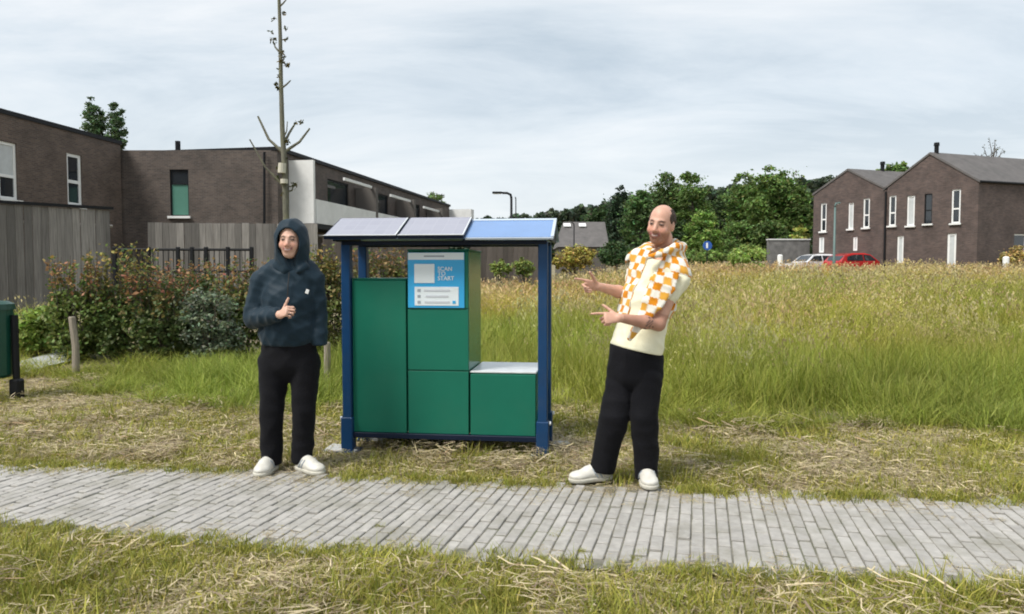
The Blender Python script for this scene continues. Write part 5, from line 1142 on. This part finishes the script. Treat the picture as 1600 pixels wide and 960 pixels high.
# T-shirt
v = Vol([Bp(930, 400)[0], DB - 0.42, 0.75], [Bp(1095, 400)[0], DB + 0.42, 1.62], 0.0065)
v.ecap(Bp(1027, 420, 0.02), Bp(1012, 470, 0.02), (0.172, 0.103), (0.157, 0.118), SD, 0.06); v.ecap(Bp(1012, 470, 0.02), Bp(994, 545, 0.02), (0.155, 0.118), (0.182, 0.130), SD, 0.05)
v.cap(Bp(1048, 418, -0.06), Bp(1060, 438, -0.10), 0.070, 0.072, 0.05); v.cap(Bp(1060, 438, -0.10), ls * 0.62 + le * 0.38, 0.070, 0.064, 0.015); v.cap(Bp(1012, 408, 0.08), Bp(1000, 416, 0.12), 0.064, 0.062, 0.05); v.cap(rs_, rs_ * 0.5 + re * 0.5, 0.062, 0.060, 0.02)
v.wrinkle(0.003, WV); v.half(Bp(993, 547, 0), (-0.2, 0, -1), 0.01); v.half(ls * 0.52 + le * 0.48, (le - ls), 0.006) if False else None
v.ell(Bp(1034, 397, -0.03), (0.075, 0.085, 0.05), None, 0.01, 'cut')
vol_obj('shirt', v, M['cream'], pb)
# checked overshirt hung open on the shoulders: shell with an open front
m, n, l, b = new_mat('orange_white_check'); va = n.new('ShaderNodeVertexColor'); va.layer_name = 'Col'; l.new(va.outputs[0], b.inputs['Base Color']); b.inputs['Roughness'].default_value = 0.9; b.inputs['Sheen Weight'].default_value = 0.2; b.inputs['Specular IOR Level'].default_value = 0.15
M['check'] = m
ORG, WHT, OCH = np.array((0.60, 0.22, 0.010)), np.array((0.74, 0.71, 0.63)), np.array((0.64, 0.40, 0.09))
axd = unit(Bp(994, 545) - Bp(1029, 420)); axs = unit(SD - axd * (SD @ axd)); axf = np.cross(axd, axs)
if axf[1] > 0: axf = -axf
def check_cols(P):
    q = P - Bp(1029, 420); u = np.arctan2(q @ axs, q @ axf) * 0.16; w = q @ axd
    a = (np.floor(u / 0.040 + 0.3) % 2 == 0); c = (np.floor(w / 0.048) % 2 == 0); col = np.where((a & c)[:, None], ORG, np.where((~a & ~c)[:, None], OCH * np.array((0.98, 0.8, 0.5)), WHT)); th_ = np.abs((u / 0.040 + 0.3) % 1 - 0.5) > 0.42; col = np.where((th_ & ~c)[:, None], col * 0.5 + 0.5 * np.array((0.55, 0.45, 0.32)), col)
    return col
v = Vol([Bp(930, 400)[0], DB - 0.45, 0.75], [Bp(1110, 400)[0], DB + 0.45, 1.66], 0.006)
v.ecap(Bp(1029, 414, 0.03), Bp(1014, 470, 0.03), (0.198, 0.120), (0.180, 0.136), SD, 0.06); v.ecap(Bp(1013, 470, 0.03), Bp(1000, 505, 0.03), (0.178, 0.136), (0.172, 0.134), SD, 0.05)
v.cap(Bp(1048, 410, -0.04), Bp(1061, 428, -0.09), 0.074, 0.077, 0.05); v.cap(Bp(1012, 398, 0.08), Bp(996, 410, 0.12), 0.074, 0.076, 0.05)
v.cap(Bp(1052, 392, -0.02), Bp(1060, 405, 0.0), 0.05, 0.05, 0.04); v.ell(Bp(1040, 394, 0.01), (0.105, 0.10, 0.052), None, 0.03)
v.wrinkle(0.004, WV)
v.ecap(Bp(1029, 414, 0.03), Bp(1016, 475, 0.03), (0.172, 0.098), (0.158, 0.114), SD, 0.0, 'cut'); v.ecap(Bp(1013, 475, 0.03), Bp(985, 600, 0.03), (0.158, 0.114), (0.16, 0.12), SD, 0.0, 'cut')
v.cap(Bp(1048, 416, -0.06), Bp(1062, 440, -0.10), 0.060, 0.060, 0.0, 'cut'); v.cap(Bp(1060, 440, -0.10), ls * 0.3 + le * 0.7, 0.062, 0.066, 0.0, 'cut'); v.cap(Bp(1010, 406, 0.08), Bp(992, 414, 0.11), 0.058, 0.060, 0.0, 'cut'); v.cap(rs_, re, 0.064, 0.066, 0.0, 'cut')
# front opening: a wedge from the neck down
for (p_, q_, r0, r1) in ((Bp(1020, 392, -0.12), Bp(992, 435, -0.16), 0.055, 0.050), (Bp(992, 435, -0.16), Bp(968, 535, -0.16), 0.050, 0.060)):
    v.ecap(p_, q_, (r0, 0.16), (r1, 0.16), axs, 0.0, 'cut')
v.cap(Bp(1036, 350, 0.0), Bp(1036, 400, 0.0), 0.072, 0.068, 0.01, 'cut')
v.chain([Bp(1014, 402, -0.12), Bp(1034, 396, -0.13), Bp(1056, 386, -0.10), Bp(1066, 386, 0.0), Bp(1054, 380, 0.09), Bp(1026, 380, 0.11), Bp(1006, 390, 0.06)], [0.016, 0.021, 0.025, 0.028, 0.027, 0.026, 0.020], 0.02)
v.half(Bp(1000, 500, 0.0), axd * 1.0 + axs * 0.35, 0.004)
vol_obj('overshirt', v, M['check'], pb, check_cols)
# hanging front tail of the overshirt
v = Vol([Bp(960, 400)[0], DB - 0.45, 0.80], [Bp(1075, 400)[0], DB + 0.2, 1.4], 0.006)
pts = [Bp(1050, 410, -0.16), Bp(1036, 445, -0.20), Bp(1019, 476, -0.205), Bp(999, 505, -0.20), Bp(983, 530, -0.185)]
for i in range(4): v.ecap(pts[i], pts[i + 1], ((0.070, 0.084, 0.058, 0.036)[i], 0.011), ((0.084, 0.058, 0.036, 0.020)[i], 0.011), (0.74, -0.25, -0.55), 0.02)
v.wrinkle(0.003, WV)
vol_obj('overshirt_tail', v, M['check'], bpy.data.objects['overshirt'], check_cols)
# trousers
v = Vol([Bp(900, 600)[0], DB - 0.4, 0.02], [Bp(1050, 600)[0], DB + 0.35, 1.02], 0.007)
v.ecap(Bp(994, 540, 0.02), Bp(992, 585, 0.02), (0.175, 0.125), (0.185, 0.13), (0.95, -0.3, 0), 0.03)
v.chain([Bp(972, 590, 0.05), Bp(960, 652, -0.01), Bp(947, 705, 0.04), Bp(940, 737, 0.05)], [0.100, 0.098, 0.087, 0.081], 0.004); v.chain([Bp(1011, 590, -0.03), Bp(1006, 652, -0.05), Bp(1010, 718, -0.01), Bp(1010, 748, 0.0)], [0.098, 0.093, 0.080, 0.072], 0.004); v.cap(Bp(992, 588, 0.02), Bp(988, 612, 0.03), 0.085, 0.05, 0.02)
v.wrinkle(0.0036, WT); v.half(Bp(990, 545, 0), (0.2, 0, 1), 0.01); v.half(Bp(990, 748, 0), (-0.16, 0, -1), 0.012)
vol_obj('trousers', v, M['black'], pb)
q = Bp(939, 737, 0.05); add_shoe(pb, (q[0] + 0.07, q[1] + 0.03, 0.018), (-0.95, -0.30), 0.30, 0.054); q = Bp(1010, 748, 0.0); add_shoe(pb, (q[0], q[1] + 0.07, 0.024), (-0.04, -1), 0.28, 0.056)
# ------------------------------------------------------------------ grass
def blades(n, rad, h, w, lean, cols, seg=2, droop=0.5, base_tint=None, flat=False):
    a = rng.uniform(0, 2 * np.pi, n); r = rad * np.sqrt(rng.random(n)); bx, by = r * np.cos(a), r * np.sin(a)
    d = rng.uniform(0, 2 * np.pi, n); hh = rng.uniform(h[0], h[1], n); ln = np.abs(rng.normal(lean, lean * 0.5, n)) * hh
    ww = w * rng.uniform(0.6, 1.3, n); td = d + np.pi / 2 + rng.normal(0, 0.5, n)
    ts = np.linspace(0, 1, seg + 1); V = []
    for i, t in enumerate(ts):
        ox = bx + np.cos(d) * ln * t ** 1.8; oy = by + np.sin(d) * ln * t ** 1.8; oz = hh * (t - droop * 0.3 * (ln / hh) * t ** 3)
        wi = ww * (1 - t ** 1.6) if i < seg else ww * 0.0
        if i < seg:
            V.append(np.stack([ox - np.cos(td) * wi / 2, oy - np.sin(td) * wi / 2, oz], 1)); V.append(np.stack([ox + np.cos(td) * wi / 2, oy + np.sin(td) * wi / 2, oz], 1))
        else: V.append(np.stack([ox, oy, oz], 1))
    m_ = len(V); V = np.stack(V, 1).reshape(-1, 3); o = (np.arange(n) * m_)[:, None]
    Q = [np.stack([o[:, 0] + 2 * i, o[:, 0] + 2 * i + 1, o[:, 0] + 2 * i + 3, o[:, 0] + 2 * i + 2], 1) for i in range(seg - 1)]
    T = np.stack([o[:, 0] + 2 * (seg - 1), o[:, 0] + 2 * (seg - 1) + 1, o[:, 0] + 2 * seg], 1)
    pal = np.array([c[:3] for c in cols]); pr = np.array([c[3] for c in cols]); pr = pr / pr.sum()
    c = pal[rng.choice(len(pal), n, p=pr)] * rng.uniform(0.75, 1.25, (n, 1))
    c = np.repeat(c, m_, axis=0)
    return V, (np.concatenate(Q) if Q else np.zeros((0, 4), int)), T, c, np.stack([bx + np.cos(d) * ln, by + np.sin(d) * ln, hh * (1 - droop * 0.3 * ln / hh)], 1)
def heads(P, size, col, per=9, spread=0.012, ln=0.10):
    n = len(P) * per; C = np.repeat(P, per, axis=0) + np.concatenate([rng.normal(0, spread, (n, 2)), -rng.random((n, 1)) * ln], 1)
    nrm = rand_dirs(n); nrm[:, 2] *= 0.3; t = np.tile(np.array((0, 0, 1.0)), (n, 1)) + rand_dirs(n) * 0.45; t /= np.linalg.norm(t, axis=1, keepdims=True); b_ = np.cross(t, nrm); b_ /= np.linalg.norm(b_, axis=1, keepdims=True) + 1e-9
    s = size * rng.uniform(0.7, 1.3, (n, 1))
    V = np.stack([C - t * s, C + b_ * s * 0.28, C + t * s, C - b_ * s * 0.28], 1).reshape(-1, 3); Q = np.arange(n * 4).reshape(-1, 4)
    c = np.repeat(np.array(col)[None] * rng.uniform(0.7, 1.25, (len(P), 1)), per, axis=0); c = np.repeat(c, 4, axis=0)
    return V, Q, np.zeros((0, 3), int), c, None
def straws(n, rad, ln, w, cols, zmax=0.03):
    a = rng.uniform(0, 2 * np.pi, n); r = rad * np.sqrt(rng.random(n)); c0 = np.stack([r * np.cos(a), r * np.sin(a), rng.random(n) ** 1.5 * zmax + 0.004], 1)
    d = rng.uniform(0, 2 * np.pi, n); l_ = rng.uniform(ln[0], ln[1], n); tl = rng.normal(0, 0.14, n); dv = np.stack([np.cos(d), np.sin(d), tl], 1); nv = np.stack([-np.sin(d), np.cos(d), rng.normal(0, 0.3, n)], 1)
    bend = np.stack([-np.sin(d), np.cos(d), 0 * d], 1) * (rng.normal(0, 0.12, n) * l_)[:, None]; ww = (w * rng.uniform(0.6, 1.4, n))[:, None]
    p0 = c0 - dv * l_[:, None] / 2; p1 = c0 + bend; p2 = c0 + dv * l_[:, None] / 2
    V = np.stack([p0 - nv * ww / 2, p0 + nv * ww / 2, p1 - nv * ww / 2, p1 + nv * ww / 2, p2], 1); V[:, :, 2] = np.maximum(V[:, :, 2], 0.002); V = V.reshape(-1, 3)
    o = np.arange(n) * 5; Q = np.stack([o, o + 1, o + 3, o + 2], 1); T = np.stack([o + 2, o + 3, o + 4], 1)
    pal = np.array([c[:3] for c in cols]); pr = np.array([c[3] for c in cols]); pr = pr / pr.sum()
    c = np.repeat(pal[rng.choice(len(pal), n, p=pr)] * rng.uniform(0.7, 1.25, (n, 1)), 5, axis=0)
    return V, Q, T, c, None
def clump(lib, parts):
    V = []; Q = []; T = []; C = []; o = 0
    for v, q, t, c, _ in parts: V.append(v); Q.append(q + o); T.append(t + o); C.append(c); o += len(v)
    V = np.concatenate(V); Q = np.concatenate(Q); T = np.concatenate(T); C = np.clip(np.concatenate(C), 0.003, 0.9); C = np.concatenate([C, np.ones((len(C), 1))], 1)
    lib.append((V, Q, T, C))
M['grass'] = leaf_mat('grass_blade', 0.30, 0.6)
def scatter(name, lib, P, idx, scale, tint, tilt=0.1):
    """one mesh made of many turned, scaled and tinted copies of the clumps in lib"""
    VV, QQ, TT, CC = [], [], [], []; o = 0
    for k in range(len(lib)):
        s_ = np.nonzero(idx == k)[0]; n = len(s_)
        if n == 0: continue
        V, Q, T, C = lib[k]; m = len(V)
        a, tx, ty = rng.uniform(0, 2 * np.pi, n), rng.normal(0, tilt, n), rng.normal(0, tilt, n); ca, sa_ = np.cos(a)[:, None], np.sin(a)[:, None]
        x, y, z = V[None, :, 0] * scale[s_, 0:1], V[None, :, 1] * scale[s_, 1:2], V[None, :, 2] * scale[s_, 2:3]
        X_, Y_ = x * ca - y * sa_ + z * tx[:, None], x * sa_ + y * ca + z * ty[:, None]
        VV.append(np.stack([X_ + P[s_, 0:1], Y_ + P[s_, 1:2], z + P[s_, 2:3]], -1).reshape(-1, 3)); off = (o + np.arange(n) * m)[:, None, None]
        if len(Q): QQ.append((Q[None] + off).reshape(-1, 4))
        if len(T): TT.append((T[None] + off).reshape(-1, 3))
        c = np.repeat(C[None], n, 0); c[:, :, :3] *= (tint[s_] * rng.uniform(0.82, 1.18, (n, 1)))[:, None, :]; CC.append(c.reshape(-1, 4)); o += n * m
    me = np_mesh(name, np.concatenate(VV), np.concatenate(QQ) if QQ else None, np.concatenate(TT) if TT else None, cols=np.clip(np.concatenate(CC), 0.003, 1.0))
    me.materials.append(M['grass']); ob = bpy.data.objects.new(name, me); COL.objects.link(ob)
    return ob
GREEN, GREEN2, OLIVE, STRAW, TAN, RUST = (0.295, 0.300, 0.052), (0.190, 0.225, 0.036), (0.38, 0.345, 0.072), (0.50, 0.42, 0.125), (0.54, 0.44, 0.22), (0.46, 0.32, 0.19)
def pal(*a): return [(*c, w) for c, w in a]
# library of tall meadow clumps: 0-3 lush green, 4-7 mixed with seed stems, 8-9 dry stems
LIB_M = []
for nb, sg, wm, pr, hm in ((1.0, 3, 1.0, 6, 1.0), (0.62, 2, 1.5, 3, 1.6), (0.42, 1, 2.4, 2, 2.4)):      # near, middle, far
    N_ = lambda q: int(q * nb)
    for k in range(4):
        st = blades(N_(12), 0.22, (0.35, 0.7), 0.004 * wm, 0.3, pal((STRAW, 4), (OLIVE, 2)), seg=sg)
        clump(LIB_M, [blades(N_(100), 0.20, (0.20, 0.62), 0.0078 * wm, 0.45, pal((GREEN, 5), (GREEN2, 2.4), (OLIVE, 5), (STRAW, 1.8)), seg=sg), st])
    for k in range(4):
        st = blades(N_(30), 0.22, (0.45, 0.82), 0.0036 * wm, 0.25, pal((STRAW, 4), (OLIVE, 4), (TAN, 2)), seg=sg)
        clump(LIB_M, [blades(N_(72), 0.22, (0.25, 0.68), 0.0072 * wm, 0.4, pal((GREEN, 4), (OLIVE, 5), (STRAW, 2.2)), seg=sg), st, heads(st[4][::2 if k < 3 else 1], 0.016 * hm, (0.46, 0.385, 0.15) if k < 3 else RUST, per=pr)])
    for k in range(3):
        st = blades(N_(50), 0.25, (0.45, 0.9), 0.0036 * wm, 0.3, pal((STRAW, 5), (TAN, 3)), seg=sg)
        clump(LIB_M, [blades(N_(48), 0.25, (0.25, 0.6), 0.0068 * wm, 0.45, pal((OLIVE, 4), (STRAW, 3), (GREEN, 1.5)), seg=sg), st, heads(st[4], 0.019 * hm, (TAN, RUST, (0.52, 0.41, 0.25))[k], per=pr, spread=0.016)])
# meadow front edge (world): left of the hooded person to the right edge
ME = np.array([gp(*p)[:2] for p in [(-40, 590), (90, 598), (250, 634), (400, 650), (520, 638), (600, 634), (860, 638), (960, 654), (1050, 668), (1300, 676), (1600, 674)]])
ME = np.vstack([(-14, ME[0, 1] + 0.4), ME, (14, ME[-1, 1])])
def edge_y(x): return np.interp(x, ME[:, 0], ME[:, 1])
fld = lambda x, y, s, ph: (np.sin(x * s + ph) * np.cos(y * s * 0.8 + ph * 1.7) + 0.6 * np.sin(x * s * 2.1 - y * s * 1.7 + ph * 3) + 0.4 * np.sin(x * s * 4.3 + y * s * 3.1 + ph)) / 2
def meadow_pts(y0, y1, dens, kx=0.78):
    area = kx * (y1 * y1 - y0 * y0); n = int(area * dens); y = np.sqrt(rng.uniform(y0 * y0, y1 * y1, n)); x = rng.uniform(-kx, kx, n) * y
    return x, y
PX, PY, PS = [], [], []
for y0, y1, dens, s in ((6.0, 10, 17, 1.15), (10, 15, 9, 1.35), (15, 24, 4.5, 1.6), (24, 44, 2.4, 2.0)):
    x, y = meadow_pts(y0, y1, dens); PX.append(x); PY.append(y); PS.append(np.full(len(x), s))
x, y, s = np.concatenate(PX), np.concatenate(PY), np.concatenate(PS)
ed = y - edge_y(x) - 0.25 * fld(x, y, 2.2, 0.4) - 0.15 * fld(x, y, 6.0, 1.4)
ok = ed > 0
# not under the hedge / gravel / houses at the left, not inside the locker footprint
lx = np.cos(lk.rotation_euler[2]) * (x - lk.location[0]) + np.sin(lk.rotation_euler[2]) * (y - lk.location[1]); ly = -np.sin(lk.rotation_euler[2]) * (x - lk.location[0]) + np.cos(lk.rotation_euler[2]) * (y - lk.location[1])
ok &= ~((lx > -0.2) & (lx < FW + 0.25) & (ly > -0.8) & (ly < 0.95))
ok &= ~((x < -3.2) & (y > 10.3) & (rng.random(len(x)) < 0.65)); ok &= ~((x < -3.0) & (y > 13.5))
gry = np.interp(x, GRAVEL[:, 0], GRAVEL[:, 1]); ok &= ~((x < GRAVEL[-1, 0] + 0.1) & (np.abs(y - gry) < 0.6))
x, y, s, ed = x[ok], y[ok], s[ok], ed[ok]
z = hgt(x, y) - 0.01
f1, f2 = fld(x, y, 0.55, 0.3), fld(x, y, 1.6, 2.0)
f3 = fld(x, y, 0.23, 1.3); dry = np.clip(0.12 + 0.18 * sst(0.0, 3.5, ed) + 0.52 * sst(6, 28, ed) + 0.26 * f1 + 0.16 * f2 + 0.42 * np.clip(f3, -0.5, 1) - 0.06, 0, 1); dry = np.where(x < -1.8, dry * 0.25, dry)
u_ = rng.random(len(x)); idx = np.where(u_ < 1 - dry, rng.integers(0, 4, len(x)), np.where(u_ < 1 - dry * 0.45, rng.integers(4, 8, len(x)), rng.integers(8, 11, len(x))))
hs = (0.40 + 0.60 * sst(0, 1.6, ed)) * (1 + 0.22 * f1 + 0.12 * f2) * rng.uniform(0.75, 1.2, len(x)); hs = np.where(x < -2.2, hs * 0.68, hs)
scl = np.stack([s, s, hs], 1)
g0, g1 = np.array((0.85, 1.0, 0.8)), np.array((1.06, 1.02, 0.95)); tint = g0 + (g1 - g0) * dry[:, None]; tint = tint * (1 + np.stack([0.16 * f3, 0.05 * f3 + 0.06 * f1, -0.05 * f3], 1) + 0.10 * f1[:, None])
idx = idx + np.where(y < 10.5, 0, np.where(y < 22, 11, 22))
mo = scatter('meadow_grass', LIB_M, np.stack([x, y, z], 1), idx, scl, tint, 0.12)
tag(mo, 'tall uncut meadow grass with straw-coloured seed heads', kind='stuff')

# short mown grass and cuttings
LIB_S = []
for nb, wm in ((1.0, 1.0), (0.6, 1.4)):
    for k in range(4):
        clump(LIB_S, [blades(int(95 * nb), 0.15, (0.015, 0.052), 0.0050 * wm, 0.75, pal((GREEN, 5), (GREEN2, 3), (OLIVE, 3), (STRAW, 2)), seg=2)])
    for k in range(3):
        clump(LIB_S, [blades(int(85 * nb), 0.10, (0.03, 0.105), 0.0052 * wm, 0.65, pal((GREEN, 6), (GREEN2, 3), (OLIVE, 2), (STRAW, .8)), seg=2)])
LIB_C = []
BRN = (0.31, 0.24, 0.165); STRAW, TAN = (0.55, 0.47, 0.27), (0.58, 0.49, 0.32)
for nb, wm in ((1.0, 1.0), (0.6, 1.4)):
    for k in range(5):
        clump(LIB_C, [straws(int(110 * nb), 0.17, (0.02, 0.085), 0.0036 * wm, pal((TAN, 5), (STRAW, 4), (BRN, 3), (OLIVE, 1.2)), 0.022)])
    for k in range(3):
        clump(LIB_C, [straws(int(140 * nb), 0.13, (0.03, 0.11), 0.0038 * wm, pal((TAN, 4), (STRAW, 3), (BRN, 4), (RUST, 0.8)), 0.075)])
def verge_points(n):
    y = rng.uniform(2.2, 11.5, n); x = rng.uniform(-0.80, 0.80, n) * (y + 0.4); return x, y
x, y = verge_points(24000); keep = rng.random(len(x)) < np.clip(5.0 / y, 0.35, 1.0); x, y = x[keep], y[keep]
lo2, up2 = path_y(x); jit = 0.05 * fld(x, y, 5.0, 1.1)
near = y < lo2 - 0.20 + jit; far = (y > up2 + 0.12 + jit) & (y < edge_y(x) + 0.35)
ongr = (x < GRAVEL[-1, 0] + 0.1) & (np.abs(y - np.interp(x, GRAVEL[:, 0], GRAVEL[:, 1])) < 0.5)
for (fx, fy) in FEET: ongr |= ((x - fx) / 0.20) ** 2 + ((y - fy + 0.14) / 0.34) ** 2 < 1
ok = (near | far) & ~ongr; x, y, near = x[ok], y[ok], near[ok]
f1, f2 = fld(x, y, 1.3, 0.9), fld(x, y, 3.4, 2.3)
lx = np.cos(lk.rotation_euler[2]) * (x - lk.location[0]) + np.sin(lk.rotation_euler[2]) * (y - lk.location[1]); ly = -np.sin(lk.rotation_euler[2]) * (x - lk.location[0]) + np.cos(lk.rotation_euler[2]) * (y - lk.location[1])
under = (lx > -0.3) & (lx < FW + 0.3) & (ly > -0.45) & (ly < 0.7)
pg = np.where(near, 0.52, 0.36) + 0.28 * f1 + 0.30 * f2; pg = np.where(under, pg * 0.6, pg)
gsel = rng.random(len(x)) < pg
def emit(name, lib, sel, idx, sc_lo, sc_hi, label, tilt):
    n = sel.sum(); s = rng.uniform(sc_lo, sc_hi, n); sc3 = np.stack([s, s, s * rng.uniform(0.7, 1.25, n)], 1)
    zz = hgt(x[sel], y[sel]); t = np.stack([rng.uniform(0.85, 1.15, n)] * 3, 1)
    ob = scatter(name, lib, np.stack([x[sel], y[sel], zz], 1), idx, sc3, t, tilt); tag(ob, label, kind='stuff')
n = gsel.sum(); tall = rng.random(n) < np.where(near[gsel], 0.12, 0.10) * (1 + f2[gsel]); emit('mown_grass', LIB_S, gsel, np.where(tall, rng.integers(4, 7, n), rng.integers(0, 4, n)) + np.where(y[gsel] > 5.6, 7, 0), 1.0, 1.6, 'short mown green grass along both sides of the path', 0.12)
csel = ~gsel & (rng.random(len(x)) < 0.52); n = csel.sum(); heap = rng.random(n) < np.clip(0.12 + 0.25 * f1[csel], 0.02, 0.5); emit('dry_cuttings', LIB_C, csel, np.where(heap, rng.integers(5, 8, n), rng.integers(0, 5, n)) + np.where(y[csel] > 5.6, 8, 0), 1.0, 1.6, 'dry straw-coloured grass cuttings lying on the verge', 0.06)
# weeds creeping over the path edges and in the joints
n = 1200; t = rng.random(n); x = rng.uniform(-4.6, 4.2, n); lo2, up2 = path_y(x); side = rng.random(n) < 0.5
y = np.where(side, up2 - np.abs(rng.normal(0, 0.06, n)), lo2 - 0.05 + rng.normal(0, 0.05, n))
m_ = rng.random(n) < 0.75 + 0.3 * fld(x, y, 2.5, 0.7)
for (fx, fy) in FEET: m_ &= ((x - fx) / 0.20) ** 2 + ((y - fy + 0.14) / 0.34) ** 2 > 1
xj = np.array([gp(px, py)[0] for px, py in [(866, 842), (872, 836), (905, 868), (1000, 870), (990, 880), (590, 828), (600, 838), (1480, 880), (545, 850)]]); yj = np.array([gp(px, py)[1] for px, py in [(866, 842), (872, 836), (905, 868), (1000, 870), (990, 880), (590, 828), (600, 838), (1480, 880), (545, 850)]])
x = np.concatenate([x[m_], xj, xj + 0.02]); y = np.concatenate([y[m_], yj, yj + 0.02]); n = len(x); s = rng.uniform(0.4, 0.85, n)
s[-18:] = 0.28
ob = scatter('path_weeds', LIB_S, np.stack([x, y, np.full(n, 0.012)], 1), rng.integers(7, 14, n), np.stack([s, s, s], 1), np.ones((n, 3)), 0.15)
tag(ob, 'sparse weeds creeping over the edges of the brick path', kind='stuff')
n = 330; x = rng.uniform(-4.6, 4.2, n); lo2, up2 = path_y(x); y = np.where(rng.random(n) < 0.7, up2 - np.abs(rng.normal(0, 0.16, n)), lo2 + np.abs(rng.normal(0, 0.12, n)))
s = rng.uniform(0.25, 0.6, n); ob = scatter('scattered_straw', LIB_C, np.stack([x, y, np.full(n, 0.016)], 1), rng.integers(8, 13, n), np.stack([s, s, s * 0.5], 1), np.ones((n, 3)), 0.02)
tag(ob, 'loose straw scattered on the brick path', kind='stuff')
